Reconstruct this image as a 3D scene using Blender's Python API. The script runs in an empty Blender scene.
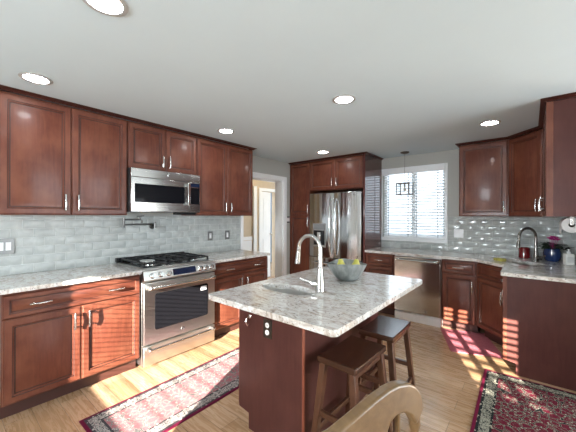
import bpy, bmesh, math, random
from mathutils import Vector, Matrix
random.seed(7)
SC = bpy.context.scene
COL = SC.collection
PI = math.pi

# ------------------------------------------------------------------ camera
XL, YB, H, XR = -3.361, 4.729, 2.369, 0.445      # left wall, window wall, ceiling, stub wall by the corner sink
CAMH = 1.416
cam_d = bpy.data.cameras.new('camera')
cam_d.sensor_width = 36.0
cam_d.lens = 292.9 * 36.0 / 576.0
cam_d.clip_start = 0.02
cam = bpy.data.objects.new('camera', cam_d)
COL.objects.link(cam)
cam.matrix_world = (Matrix.Translation((0, 0, CAMH)) @ Matrix.Rotation(0.6908, 4, 'Z')
                    @ Matrix.Rotation(PI / 2, 4, 'X') @ Matrix.Rotation(0.0031, 4, 'Z'))
SC.camera = cam

# ------------------------------------------------------------------ world, sun, daylight at the openings, exposure
world = bpy.data.worlds.new('sky')
SC.world = world
world.use_nodes = True
bg = world.node_tree.nodes['Background']
bg.inputs['Color'].default_value = (0.80, 0.91, 1.0, 1)
bg.inputs['Strength'].default_value = 2.2

sun_d = bpy.data.lights.new('sun', 'SUN')
sun_d.energy = 33.0
sun_d.angle = math.radians(0.22)
sun_d.color = (1.0, 0.92, 0.82)
sun = bpy.data.objects.new('sun', sun_d)
COL.objects.link(sun)
SUN_DIR = Vector((-0.38, 0.925, -0.25)).normalized()
sun.rotation_euler = SUN_DIR.to_track_quat('-Z', 'Y').to_euler()


def portal(name, loc, rot, sx, sy, energy, color=(0.86, 0.94, 1.0)):
    d = bpy.data.lights.new(name, 'AREA')
    d.shape = 'RECTANGLE'
    d.size, d.size_y = sx, sy
    d.energy = energy
    d.color = color
    o = bpy.data.objects.new(name, d)
    COL.objects.link(o)
    o.location, o.rotation_euler = loc, rot
    return o


# area lamps as sky light: at the rear window and at an added east opening
portal('daylight_rear_window', (-0.84, -2.64, 1.40), (PI / 2, 0, 0), 1.1, 0.95, 100)
portal('added_east_daylight', (3.42, 2.7, 1.15), (0, PI / 2, 0), 1.6, 3.0, 75)  # fill lamp in a made-up opening, added for more daylight without sun

SC.view_settings.view_transform = 'Standard'
SC.view_settings.look = 'None'
SC.view_settings.gamma = 1.0
SC.view_settings.use_curve_mapping = False
SC.view_settings.exposure = 0.74
SC.cycles.max_bounces = 8
SC.cycles.diffuse_bounces = 5
SC.cycles.glossy_bounces = 4
SC.cycles.transparent_max_bounces = 12
SC.cycles.caustics_reflective = False
SC.cycles.caustics_refractive = False
SC.cycles.sample_clamp_indirect = 6.0
SC.cycles.use_denoising = True


# ------------------------------------------------------------------ material helpers
class NT:
    def __init__(self, name):
        self.m = bpy.data.materials.new(name)
        self.m.use_nodes = True
        self.t = self.m.node_tree
        self.p = self.t.nodes['Principled BSDF']
        self.out = self.t.nodes['Material Output']

    def n(self, kind, **kw):
        nd = self.t.nodes.new(kind)
        for k, v in kw.items():
            if k in ('operation', 'blend_type', 'data_type', 'noise_dimensions', 'feature', 'wave_type',
                     'bands_direction', 'distance', 'interpolation_type'):
                setattr(nd, k, v)
            else:
                nd.inputs[k].default_value = v
        return nd

    def l(self, a, b):
        self.t.links.new(a, b)

    def coords(self, scale=(1, 1, 1), rot=(0, 0, 0), kind='Object'):
        tc = self.n('ShaderNodeTexCoord')
        mp = self.n('ShaderNodeMapping')
        mp.inputs['Scale'].default_value = scale
        mp.inputs['Rotation'].default_value = rot
        self.l(tc.outputs[kind], mp.inputs['Vector'])
        return mp.outputs['Vector']

    def noise(self, vec, scale=5, detail=4, rough=0.55, dist=0.0):
        nd = self.n('ShaderNodeTexNoise', Scale=scale, Detail=detail, Roughness=rough, Distortion=dist)
        self.l(vec, nd.inputs['Vector'])
        return nd.outputs['Fac']

    def ramp(self, fac, stops, mode='LINEAR'):
        nd = self.n('ShaderNodeValToRGB')
        nd.color_ramp.interpolation = mode
        els = nd.color_ramp.elements
        while len(els) > 1:
            els.remove(els[-1])
        els[0].position = stops[0][0]
        els[0].color = (*stops[0][1], 1)
        for p, c in stops[1:]:
            e = els.new(p)
            e.color = (*c, 1)
        self.l(fac, nd.inputs['Fac'])
        return nd.outputs['Color']

    def mix(self, fac, a, b, blend='MIX'):
        nd = self.n('ShaderNodeMix', data_type='RGBA', blend_type=blend)
        for i, v in ((0, fac), (6, a), (7, b)):
            if isinstance(v, (int, float)):
                nd.inputs[i].default_value = v
            elif isinstance(v, tuple):
                nd.inputs[i].default_value = (*v, 1)
            else:
                self.l(v, nd.inputs[i])
        return nd.outputs[2]

    def math(self, op, a, b=0.0):
        nd = self.n('ShaderNodeMath', operation=op)
        for i, v in ((0, a), (1, b)):
            if isinstance(v, (int, float)):
                nd.inputs[i].default_value = v
            else:
                self.l(v, nd.inputs[i])
        return nd.outputs[0]

    def bump(self, h, strength=0.2, dist=0.01):
        nd = self.n('ShaderNodeBump', Strength=strength, Distance=dist)
        self.l(h, nd.inputs['Height'])
        self.l(nd.outputs['Normal'], self.p.inputs['Normal'])

    def color(self, c):
        if isinstance(c, tuple):
            self.p.inputs['Base Color'].default_value = (*c, 1)
        else:
            self.l(c, self.p.inputs['Base Color'])
        return self

    def set(self, **kw):
        names = {'rough': 'Roughness', 'metal': 'Metallic', 'coat': 'Coat Weight', 'coat_rough': 'Coat Roughness',
                 'spec': 'Specular IOR Level', 'trans': 'Transmission Weight', 'aniso': 'Anisotropic',
                 'alpha': 'Alpha', 'sss': 'Subsurface Weight'}
        for k, v in kw.items():
            i = self.p.inputs[names[k]]
            if isinstance(v, (int, float)):
                i.default_value = v
            else:
                self.l(v, i)
        return self


def plain(name, c, rough=0.5, metal=0.0, var=0.06, scale=8, **kw):
    m = NT(name)
    f = m.noise(m.coords(), scale, 3)
    lo = tuple(max(0, x * (1 - var)) for x in c)
    hi = tuple(min(1, x * (1 + var)) for x in c)
    m.color(m.ramp(f, [(0.3, lo), (0.7, hi)]))
    m.set(rough=rough, metal=metal, **kw)
    return m.m


def wood(name, dark, mid, light, rough=0.40, axis='Z', coat=0.10, grain=1.0, spec=0.28):
    m = NT(name)
    s = {'Z': (16, 16, 1.6), 'X': (1.6, 16, 16), 'Y': (16, 1.6, 16)}[axis]
    v = m.coords(tuple(x * grain for x in s))
    f = m.noise(v, 3.0, 6, 0.6, 0.5)
    f2 = m.noise(m.coords((2.2, 2.2, 1.3)), 2.2, 3)
    k = lambda t, a, b: tuple(x + (y - x) * t for x, y in zip(a, b))
    c = m.ramp(f, [(0.25, k(0.45, dark, mid)), (0.5, mid), (0.78, k(0.55, mid, light))])
    c = m.mix(m.ramp(f2, [(0.35, (0, 0, 0)), (0.75, (0.6, 0.6, 0.6))]), c, k(0.35, dark, mid))
    c = m.mix(m.ramp(m.noise(m.coords((2.0, 2.0, 1.6)), 2.6, 3), [(0.45, (0, 0, 0)), (0.75, (0.7, 0.7, 0.7))]), c, light)
    m.color(c)
    m.set(rough=rough, coat=coat, coat_rough=0.12, spec=spec)
    m.bump(f, 0.05, 0.002)
    return m.m


def steel(name, c=(0.58, 0.57, 0.56), rough=0.26, axis='X', streak=0.05):
    m = NT(name)
    s = {'Z': (90, 90, 0.8), 'X': (0.8, 90, 90), 'Y': (90, 0.8, 90)}[axis]
    f = m.noise(m.coords(s), 3, 3)
    m.color(m.ramp(f, [(0.3, tuple(x * (1 - streak) for x in c)), (0.7, tuple(x * (1 + streak) for x in c))]))
    m.set(metal=1.0, rough=m.math('ADD', m.math('MULTIPLY', f, 0.12), rough - 0.06))
    return m.m


def granite(name):
    m = NT(name)
    v = m.coords()
    big = m.noise(m.coords((1.0, 1.6, 1)), 3.2, 5, 0.6, 1.2)
    mid = m.noise(m.coords((0.75, 1.35, 1)), 15, 6, 0.68, 1.4)
    fine = m.noise(v, 70, 3, 0.6)
    c = m.ramp(mid, [(0.30, (0.17, 0.13, 0.11)), (0.40, (0.42, 0.35, 0.30)), (0.48, (0.62, 0.58, 0.54)), (0.56, (0.76, 0.75, 0.73)), (0.72, (0.84, 0.85, 0.85))])
    warm = m.ramp(big, [(0.36, (0.52, 0.42, 0.34)), (0.55, (0.72, 0.70, 0.67))])
    c = m.mix(0.30, c, warm)
    sp = m.ramp(fine, [(0.34, (0.13, 0.10, 0.09)), (0.40, (1, 1, 1))])
    c = m.mix(0.75, c, sp, 'MULTIPLY')
    m.color(c)
    m.set(rough=0.10, coat=0.3, coat_rough=0.03)
    return m.m


def oak_floor():
    m = NT('oak_planks')
    v = m.coords()
    br = m.n('ShaderNodeTexBrick')
    br.offset, br.offset_frequency, br.squash = 0.37, 2, 1.0
    br.inputs['Scale'].default_value = 1.0
    br.inputs['Mortar Size'].default_value = 0.0016
    br.inputs['Brick Width'].default_value = 1.15
    br.inputs['Row Height'].default_value = 0.152
    br.inputs['Color1'].default_value = (0, 0, 0, 1)
    br.inputs['Color2'].default_value = (1, 1, 1, 1)
    br.inputs['Mortar'].default_value = (0.5, 0.5, 0.5, 1)
    m.l(v, br.inputs['Vector'])
    g = m.noise(m.coords((1.4, 14, 14)), 3.2, 6, 0.62, 1.0)
    g2 = m.noise(m.coords((0.8, 3.0, 1)), 2.5, 3)
    base = m.ramp(br.outputs['Color'], [(0.0, (0.39, 0.230, 0.122)), (0.5, (0.49, 0.302, 0.178)), (1.0, (0.58, 0.388, 0.248))])
    grain = m.ramp(g, [(0.28, (0.62, 0.52, 0.42)), (0.50, (0.95, 0.93, 0.90)), (0.8, (1.0, 1.0, 1.0))])
    c = m.mix(0.85, base, grain, 'MULTIPLY')
    c = m.mix(m.math('MULTIPLY', g2, 0.35), c, (0.55, 0.36, 0.20))
    c = m.mix(br.outputs['Fac'], c, (0.16, 0.09, 0.045))
    m.color(c)
    m.set(rough=m.math('ADD', m.math('MULTIPLY', g, 0.15), 0.20), coat=0.15, coat_rough=0.12)
    m.bump(m.math('SUBTRACT', g, m.math('MULTIPLY', br.outputs['Fac'], 2.0)), 0.10, 0.002)
    return m.m


def rug_material(name, hw, hl, edge, cream, dark, field, accent, mscale, light):
    """woven floral carpet: solid edge, patterned border, floral field; hw / hl are half sizes"""
    m = NT(name)
    tc = m.n('ShaderNodeTexCoord')
    sp = m.n('ShaderNodeSeparateXYZ')
    m.l(tc.outputs['Object'], sp.inputs[0])
    ax = m.math('SUBTRACT', hw, m.math('ABSOLUTE', sp.outputs[0]))
    ay = m.math('SUBTRACT', hl, m.math('ABSOLUTE', sp.outputs[1]))
    dd = m.math('MINIMUM', ax, ay)                         # distance from the rug's edge
    v = tc.outputs['Object']
    wob = m.n('ShaderNodeTexNoise', Scale=mscale * 0.9, Detail=2.0)
    m.l(v, wob.inputs['Vector'])
    wv = m.mix(0.018, v, wob.outputs['Color'], 'ADD')
    vo = m.n('ShaderNodeTexVoronoi', Scale=mscale)
    m.l(wv, vo.inputs['Vector'])
    vd = vo.outputs['Distance']
    ve = m.n('ShaderNodeTexVoronoi', Scale=mscale * 0.62, feature='DISTANCE_TO_EDGE')
    m.l(wv, ve.inputs['Vector'])
    vine = m.ramp(ve.outputs['Distance'], [(0, dark), (0.035, dark), (0.04, cream), (0.06, cream), (0.065, field), (1, field)], 'CONSTANT')
    flower = m.ramp(vd, [(0.0, accent), (0.10, accent), (0.11, cream), (0.21, cream), (0.22, dark), (0.27, dark), (0.28, field), (1, field)], 'CONSTANT')
    pick = m.ramp(vd, [(0, (1, 1, 1)), (0.28, (0, 0, 0))], 'CONSTANT')
    fieldc = m.mix(pick, vine, flower)
    nz = m.noise(v, mscale * 2.6, 2, 0.6, 1.0)
    fieldc = m.mix(m.ramp(nz, [(0.63, (0, 0, 0)), (0.66, (0.6, 0.6, 0.6))]), fieldc, cream)
    fieldc = m.mix(light, fieldc, cream)
    bord = m.ramp(m.noise(v, mscale * 1.9, 2, 0.6, 2.5), [(0, dark), (0.47, dark), (0.48, cream), (0.64, cream), (0.65, accent), (1, accent)], 'CONSTANT')
    line = m.ramp(vd, [(0, cream), (0.3, cream), (0.31, dark), (1, dark)], 'CONSTANT')

    def step(at):
        return m.math('GREATER_THAN', dd, at)
    c = m.mix(step(0.022), edge, line)
    c = m.mix(step(0.040), c, bord)
    c = m.mix(step(0.098), c, line)
    c = m.mix(step(0.112), c, fieldc)
    m.color(c)
    m.set(rough=0.95, spec=0.1)
    m.bump(m.noise(v, 260, 2), 0.35, 0.004)
    return m.m


def emis(name, c, s):
    m = NT(name)
    m.color(c)
    m.p.inputs['Emission Color'].default_value = (*c, 1)
    m.p.inputs['Emission Strength'].default_value = s
    return m.m


def thin_glass(name, tint=(0.97, 0.985, 1.0), refl=0.06):
    m = NT(name)
    m.t.nodes.remove(m.p)
    tr = m.n('ShaderNodeBsdfTransparent')
    tr.inputs[0].default_value = (*tint, 1)
    gl = m.n('ShaderNodeBsdfGlossy')
    gl.inputs['Roughness'].default_value = 0.02
    lw = m.n('ShaderNodeLayerWeight', Blend=0.25)
    mx = m.n('ShaderNodeMixShader')
    m.l(m.math('ADD', m.math('MULTIPLY', lw.outputs['Fresnel'], 0.5), refl), mx.inputs[0])
    m.l(tr.outputs[0], mx.inputs[1])
    m.l(gl.outputs[0], mx.inputs[2])
    m.l(mx.outputs[0], m.out.inputs['Surface'])
    return m.m


def tile_mat(name, rough):
    m = NT(name)
    f = m.noise(m.coords(), 9, 4, 0.6, 0.6)
    f2 = m.noise(m.coords(), 45, 2)
    c = m.ramp(f, [(0.3, (0.38, 0.40, 0.388)), (0.55, (0.47, 0.49, 0.472)), (0.75, (0.56, 0.575, 0.555))])
    m.color(c)
    m.set(rough=rough, spec=0.45)
    m.bump(m.math('ADD', f, m.math('MULTIPLY', f2, 0.3)), 0.25, 0.006)
    return m.m


def blind_mat():
    m = NT('blind_slat_white')
    f = m.noise(m.coords(), 6, 2)
    m.color(m.ramp(f, [(0.3, (0.88, 0.89, 0.90)), (0.7, (0.92, 0.93, 0.94))]))
    m.set(rough=0.45)
    tl = m.n('ShaderNodeBsdfTranslucent')
    tl.inputs[0].default_value = (0.93, 0.95, 0.96, 1)
    mx = m.n('ShaderNodeMixShader', Fac=0.72)
    m.l(m.p.outputs[0], mx.inputs[1])
    m.l(tl.outputs[0], mx.inputs[2])
    m.l(mx.outputs[0], m.out.inputs['Surface'])
    return m.m


CH = ((0.058, 0.014, 0.008), (0.128, 0.036, 0.020), (0.205, 0.072, 0.040))
CHERRY = wood('cherry_wood', *CH)
CHERRY_H = wood('cherry_wood_rail', *CH, axis='X')
CHERRY_PLAIN = wood('cherry_panel', (0.055, 0.018, 0.015), (0.078, 0.027, 0.023), (0.102, 0.038, 0.031), rough=0.32, coat=0.05, spec=0.2)
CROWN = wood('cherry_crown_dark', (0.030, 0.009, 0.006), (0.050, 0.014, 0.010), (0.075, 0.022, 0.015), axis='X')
GLAZE = plain('glaze_pinstripe', (0.030, 0.010, 0.007), 0.45)
CHERRY_GLOSS = wood('cherry_gloss_panel', (0.070, 0.020, 0.017), (0.098, 0.030, 0.025), (0.125, 0.042, 0.034), rough=0.10, coat=0.5)
TOE = plain('toe_kick_brown', (0.055, 0.017, 0.012), 0.5)
GRANITE = granite('granite_slab')
STEEL = steel('brushed_steel', (0.68, 0.67, 0.65), 0.30, axis='X', streak=0.02)
STEEL_V = steel('brushed_steel_upright', (0.60, 0.605, 0.61), 0.15, 'Z')
STEEL_M = steel('microwave_steel', (0.42, 0.41, 0.40), 0.17, 'X', 0.03)
_nt = STEEL_V.node_tree
_tc, _mp, _nz, _bp = (_nt.nodes.new(k) for k in ('ShaderNodeTexCoord', 'ShaderNodeMapping', 'ShaderNodeTexNoise', 'ShaderNodeBump'))
_mp.inputs['Scale'].default_value = (5.5, 5.5, 0.10)
_nz.inputs['Scale'].default_value, _nz.inputs['Detail'].default_value = 1.6, 1.0
_bp.inputs['Strength'].default_value, _bp.inputs['Distance'].default_value = 0.5, 0.02
_nt.links.new(_tc.outputs['Object'], _mp.inputs['Vector'])
_nt.links.new(_mp.outputs[0], _nz.inputs['Vector'])
_nt.links.new(_nz.outputs[0], _bp.inputs['Height'])
_nt.links.new(_bp.outputs[0], _nt.nodes['Principled BSDF'].inputs['Normal'])
STEEL_DK = plain('dark_steel', (0.10, 0.10, 0.105), 0.35, 0.8)
NICKEL = steel('satin_nickel', (0.62, 0.61, 0.59), 0.22, 'Z', 0.03)
CHROME = plain('polished_metal', (0.80, 0.80, 0.80), 0.10, 1.0, 0.02)
GUN = plain('gunmetal', (0.10, 0.097, 0.093), 0.28, 1.0)
BLACK = plain('black_enamel', (0.012, 0.012, 0.013), 0.18)
IRON = plain('cast_iron', (0.018, 0.018, 0.02), 0.45, 0.3)
BGLASS = plain('black_glass', (0.008, 0.008, 0.010), 0.05, spec=0.06)
DISPLAY = plain('blue_black_display', (0.012, 0.02, 0.05), 0.06, coat=0.4)
WHITE = plain('white_enamel', (0.88, 0.88, 0.88), 0.35)
TRIM = plain('trim_paint', (0.88, 0.89, 0.90), 0.35, var=0.02)
WALLP = plain('wall_paint', (0.45, 0.45, 0.42), 0.85, var=0.02, scale=2)
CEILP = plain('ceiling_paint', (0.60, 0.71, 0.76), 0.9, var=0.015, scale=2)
DINP = plain('dining_paint', (0.72, 0.72, 0.70), 0.85, var=0.02, scale=2)
HALLP = plain('hall_paint', (0.64, 0.53, 0.40), 0.85, var=0.03)
BEDP = plain('blue_room_paint', (0.42, 0.52, 0.64), 0.85, var=0.04)
PLATE = plain('switch_plate_metal', (0.24, 0.24, 0.235), 0.4, 0.8)
TILE = tile_mat('glazed_tile', 0.32)
TILE_GLOSS = tile_mat('glossy_glazed_tile', 0.09)
GROUT = plain('grout', (0.68, 0.70, 0.69), 0.9)
FLOOR = oak_floor()
BLIND = blind_mat()
STOOLW = wood('walnut_stool', (0.024, 0.009, 0.005), (0.046, 0.017, 0.009), (0.075, 0.030, 0.016), 0.24, 'Y', 0.3)
STOOLV = wood('walnut_stool_leg', (0.040, 0.015, 0.008), (0.085, 0.034, 0.018), (0.135, 0.058, 0.030), 0.32, 'Z', 0.3)
CHAIRW = wood('light_oak_chair', (0.095, 0.048, 0.018), (0.185, 0.105, 0.045), (0.30, 0.185, 0.09), 0.30, 'Y', 0.4)
GLASS = thin_glass('window_glass')
LGLASS = thin_glass('lantern_glass', (0.985, 0.99, 0.99), 0.04)


# ------------------------------------------------------------------ mesh helper
class MB:
    def __init__(self):
        self.v, self.f = [], []

    def add(self, vs, fs, M=None):
        o = len(self.v)
        self.v += [tuple(M @ Vector(p)) if M else tuple(p) for p in vs]
        self.f += [tuple(i + o for i in f) for f in fs]
        return self

    def box(self, x0, x1, y0, y1, z0, z1, M=None):
        vs = [(x0, y0, z0), (x1, y0, z0), (x1, y1, z0), (x0, y1, z0), (x0, y0, z1), (x1, y0, z1), (x1, y1, z1), (x0, y1, z1)]
        return self.add(vs, [(0, 3, 2, 1), (4, 5, 6, 7), (0, 1, 5, 4), (1, 2, 6, 5), (2, 3, 7, 6), (3, 0, 4, 7)], M)

    def taper(self, p0, p1, a0, a1, up=(0, 1, 0)):
        """rectangular bar from p0 to p1; a0 / a1 = (half width, half depth) at the ends"""
        p0, p1 = Vector(p0), Vector(p1)
        d = (p1 - p0).normalized()
        u = Vector(up)
        s = d.cross(u)
        if s.length < 1e-4:
            s = d.cross(Vector((1, 0, 0)))
        s.normalize()
        t = s.cross(d)
        vs = []
        for p, a in ((p0, a0), (p1, a1)):
            for i, j in ((-1, -1), (1, -1), (1, 1), (-1, 1)):
                vs.append(p + s * a[0] * i + t * a[1] * j)
        return self.add(vs, [(0, 3, 2, 1), (4, 5, 6, 7), (0, 1, 5, 4), (1, 2, 6, 5), (2, 3, 7, 6), (3, 0, 4, 7)])

    def prism(self, poly, z0, z1, M=None):
        n = len(poly)
        vs = [(x, y, z0) for x, y in poly] + [(x, y, z1) for x, y in poly]
        fs = [tuple(range(n - 1, -1, -1)), tuple(range(n, 2 * n))]
        fs += [(i, (i + 1) % n, n + (i + 1) % n, n + i) for i in range(n)]
        return self.add(vs, fs, M)

    def loft(self, loops, cap0=True, cap1=True, M=None):
        n = len(loops[0])
        vs = [p for lp in loops for p in lp]
        fs = []
        for k in range(len(loops) - 1):
            a, b = k * n, (k + 1) * n
            fs += [(a + i, a + (i + 1) % n, b + (i + 1) % n, b + i) for i in range(n)]
        if cap0:
            fs.append(tuple(range(n - 1, -1, -1)))
        if cap1:
            o = (len(loops) - 1) * n
            fs.append(tuple(o + i for i in range(n)))
        return self.add(vs, fs, M)

    def tube(self, pts, r, seg=12):
        pts = [Vector(p) for p in pts]
        rs = r if isinstance(r, (list, tuple)) else [r] * len(pts)
        loops = []
        n = None
        for i, p in enumerate(pts):
            d = (pts[min(i + 1, len(pts) - 1)] - pts[max(i - 1, 0)]).normalized()
            if n is None:
                n = d.orthogonal().normalized()
            n = (n - d * n.dot(d))
            n = n.normalized() if n.length > 1e-6 else d.orthogonal().normalized()
            b = d.cross(n)
            loops.append([p + (n * math.cos(t) + b * math.sin(t)) * rs[i] for t in (2 * PI * k / seg for k in range(seg))])
        return self.loft(loops)

    def lathe(self, prof, c=(0, 0, 0), seg=24, M=None, sx=1, sy=1, closed=True):
        T = Matrix.Translation(c)
        if M:
            T = T @ M
        loops = [[(r * sx * math.cos(2 * PI * k / seg), r * sy * math.sin(2 * PI * k / seg), z) for k in range(seg)] for r, z in prof]
        return self.loft(loops, closed, closed, T)

    def ring(self, c, r, tr, M=None, seg=24, ts=8):
        vs, fs = [], []
        for i in range(seg):
            a = 2 * PI * i / seg
            for j in range(ts):
                b = 2 * PI * j / ts
                vs.append(((r + tr * math.cos(b)) * math.cos(a), (r + tr * math.cos(b)) * math.sin(a), tr * math.sin(b)))
        for i in range(seg):
            for j in range(ts):
                fs.append((i * ts + j, ((i + 1) % seg) * ts + j, ((i + 1) % seg) * ts + (j + 1) % ts, i * ts + (j + 1) % ts))
        T = Matrix.Translation(c)
        return self.add(vs, fs, T @ M if M else T)

    def panel(self, x0, x1, z0, z1, y, loops):
        """concentric rectangles (inset, depth towards -y) lofted into a moulded door front"""
        lp = []
        for ins, d in loops:
            lp.append([(x0 + ins, y - d, z0 + ins), (x1 - ins, y - d, z0 + ins), (x1 - ins, y - d, z1 - ins), (x0 + ins, y - d, z1 - ins)])
        return self.loft(lp)

    def build(self, name, mat, parent=None, bevel=0, seg=2, angle=38, loc=None, rot=None, subsurf=0, smooth=True):
        me = bpy.data.meshes.new(name)
        me.from_pydata(self.v, [], self.f)
        bm = bmesh.new()
        bm.from_mesh(me)
        bmesh.ops.recalc_face_normals(bm, faces=bm.faces)
        bm.to_mesh(me)
        bm.free()
        me.materials.append(mat)
        if smooth:
            for p in me.polygons:
                p.use_smooth = True
            me.set_sharp_from_angle(angle=math.radians(angle))
        o = bpy.data.objects.new(name, me)
        COL.objects.link(o)
        if parent:
            o.parent = parent
        if loc is not None:
            o.location = loc
        if rot is not None:
            o.rotation_euler = rot
        if bevel:
            b = o.modifiers.new('bevel', 'BEVEL')
            b.width, b.segments = bevel, seg
            b.limit_method = 'ANGLE'
            b.angle_limit = math.radians(35)
            b.harden_normals = False
        if subsurf:
            s = o.modifiers.new('subsurf', 'SUBSURF')
            s.levels = s.render_levels = subsurf
        return o


def tag(o, label=None, cat=None, group=None, kind=None):
    if label:
        o['label'] = label
    if cat:
        o['category'] = cat
    if group:
        o['group'] = group
    if kind:
        o['kind'] = kind
    return o


def empty(name, loc, rz=0, label=None, cat=None, group=None):
    o = bpy.data.objects.new(name, None)
    o.empty_display_size = 0.05
    COL.objects.link(o)
    o.location = loc
    o.rotation_euler = (0, 0, rz)
    return tag(o, label, cat, group)


def copy_tree(o, parent=None):
    c = o.copy()
    COL.objects.link(c)
    if parent:
        c.parent = parent
    for ch in o.children:
        copy_tree(ch, c)
    return c


def struct(m, name, mat, label=None, cat=None, **kw):
    return tag(m.build(name, mat, **kw), label, cat, None, 'structure')


RX90 = Matrix.Rotation(PI / 2, 4, 'X')      # lathe axis z -> -y (towards the front of a thing)


def slab_with_hole(outer, hole, z0, z1):
    """flat slab outline with an inner opening"""
    bm = bmesh.new()

    def loop(pts):
        vs = [bm.verts.new((x, y, z1)) for x, y in pts]
        return [bm.edges.new((vs[i], vs[(i + 1) % len(vs)])) for i in range(len(vs))]
    es = loop(outer) + loop(hole)
    bmesh.ops.triangle_fill(bm, use_beauty=True, use_dissolve=False, edges=es, normal=(0, 0, 1))
    r = bmesh.ops.extrude_face_region(bm, geom=list(bm.faces))
    for g in r['geom']:
        if isinstance(g, bmesh.types.BMVert):
            g.co.z = z0
    bm.verts.index_update()
    m = MB()
    m.v = [tuple(v.co) for v in bm.verts]
    m.f = [tuple(v.index for v in f.verts) for f in bm.faces]
    bm.free()
    return m


def rounded(poly, rads, n=5):
    out = []
    L = len(poly)
    for i, p in enumerate(poly):
        r = rads[i] if isinstance(rads, (list, tuple)) else rads
        P, A, B = Vector(p), Vector(poly[i - 1]), Vector(poly[(i + 1) % L])
        if r <= 0:
            out.append(tuple(P))
            continue
        a, b = (A - P).normalized(), (B - P).normalized()
        ang = a.angle(b)
        d = r / math.tan(ang / 2)
        c = P + (a + b).normalized() * (r / math.sin(ang / 2))
        s, e = P + a * d - c, P + b * d - c
        t0 = math.atan2(s.y, s.x)
        dt = math.atan2(e.y, e.x) - t0
        while dt > PI:
            dt -= 2 * PI
        while dt < -PI:
            dt += 2 * PI
        out += [(c.x + r * math.cos(t0 + dt * k / n), c.y + r * math.sin(t0 + dt * k / n)) for k in range(n + 1)]
    return out


def ellipse(cx, cy, a, b, n=32, rot=0):
    c, s = math.cos(rot), math.sin(rot)
    return [(cx + a * math.cos(t) * c - b * math.sin(t) * s, cy + a * math.cos(t) * s + b * math.sin(t) * c)
            for t in (2 * PI * k / n for k in range(n))]


# ================================================================== THE ROOM
RX, RY = 3.40, -2.55           # dining side wall, wall behind the photographer
WT = 0.18
DO0, DO1, DOZ = 2.99, 3.93, 2.03   # doorway in the left wall
struct(MB().box(-6.3, RX + WT, RY - WT, 7.2, -0.1, 0.0), 'floor', FLOOR)
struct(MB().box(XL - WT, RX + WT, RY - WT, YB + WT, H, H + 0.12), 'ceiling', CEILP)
struct(MB().box(XL - WT, XL, RY - WT, DO0, 0, H).box(XL - WT, XL, DO0, DO1, DOZ, H).box(XL - WT, XL, DO1, YB + WT, 0, H), 'wall_left', WALLP)
WX0, WX1, WZ0, WZ1 = -1.878, -0.948, 1.068, 2.170   # window opening
struct(MB().box(XL, WX0, YB, YB + WT, 0, H).box(WX1, XR + 0.14, YB, YB + WT, 0, H).box(WX0, WX1, YB, YB + WT, 0, WZ0)
       .box(WX0, WX1, YB, YB + WT, WZ1, H), 'wall_back', WALLP)
struct(MB().box(XR, XR + 0.14, 3.165, YB, 0, H), 'wall_right', WALLP)
struct(MB().box(XR + 0.14, RX + WT, YB, YB + WT, 0, H), 'wall_dining', DINP)
# wall behind the photographer: one wide and one narrow window
R = MB()
for x0, x1, z0, z1 in ((XL, -1.42, 0, H), (-1.42, -0.26, 0, 0.90), (-1.42, -0.26, 1.90, H), (-0.26, 1.90, 0, H), (1.90, 2.40, 0, 1.46), (1.90, 2.40, 2.12, H), (2.40, RX, 0, H)):
    R.box(x0, x1, RY - WT, RY, z0, z1)
struct(R, 'wall_rear', DINP)
struct(MB().box(RX, RX + WT, RY - WT, 1.2, 0, H).box(RX, RX + WT, 4.2, YB, 0, H).box(RX, RX + WT, 1.2, 4.2, 0, 0.35)
       .box(RX, RX + WT, 1.2, 4.2, 1.95, H), 'wall_east', DINP)  # the opening is invented, put in to let extra daylight reach the kitchen
struct(MB().box(-12, 12, -14, RY - WT - 0.02, -0.35, -0.25).box(-12, 12, YB + 0.6, 16, -0.35, -0.25), 'ground',
       plain('snowy_lawn', (0.55, 0.57, 0.55), 0.9), 'pale winter lawn outside the kitchen window', 'lawn')


def slats(x0, x1, z0, z1, pitch, depth, tilt, y, th=0.002):
    m = MB()
    n = int((z1 - z0) / pitch)
    for k in range(n):
        z = z0 + (k + 0.5) * pitch
        T = Matrix.Translation((0, y, z)) @ Matrix.Rotation(tilt, 4, 'X')
        m.box(x0, x1, -depth / 2, depth / 2, -th / 2, th / 2, T)
    return m


# glazing of the rear openings with their blinds (what throws the striped sun onto the kitchen)
struct(MB().box(-1.42, -1.38, RY - 0.12, RY - 0.06, 0.90, 1.90).box(-0.30, -0.26, RY - 0.12, RY - 0.06, 0.90, 1.90)
       .box(-1.38, -0.30, RY - 0.12, RY - 0.06, 0.90, 0.93).box(-1.38, -0.30, RY - 0.12, RY - 0.06, 1.86, 1.90), 'window_3', TRIM)
struct(MB().box(2.035, 2.085, RY - 0.10, RY - 0.06, 1.46, 2.12).box(2.19, 2.245, RY - 0.10, RY - 0.06, 1.46, 2.12), 'window_2', TRIM)
bl = empty('window_blind', (0, 0, 0), 0, 'white horizontal blind on the wide window behind the photographer', 'blind')
slats(-1.40, -0.28, 0.92, 1.88, 0.040, 0.012, 0.0, RY - 0.03).build('slat_panel', BLIND, bl)
bl = empty('window_blind', (0, 0, 0), 0, 'white horizontal blind on the narrow window behind the photographer', 'blind')
slats(1.905, 2.395, 1.465, 2.115, 0.060, 0.042, 0.35, RY - 0.03).build('slat_panel', BLIND, bl)

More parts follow.
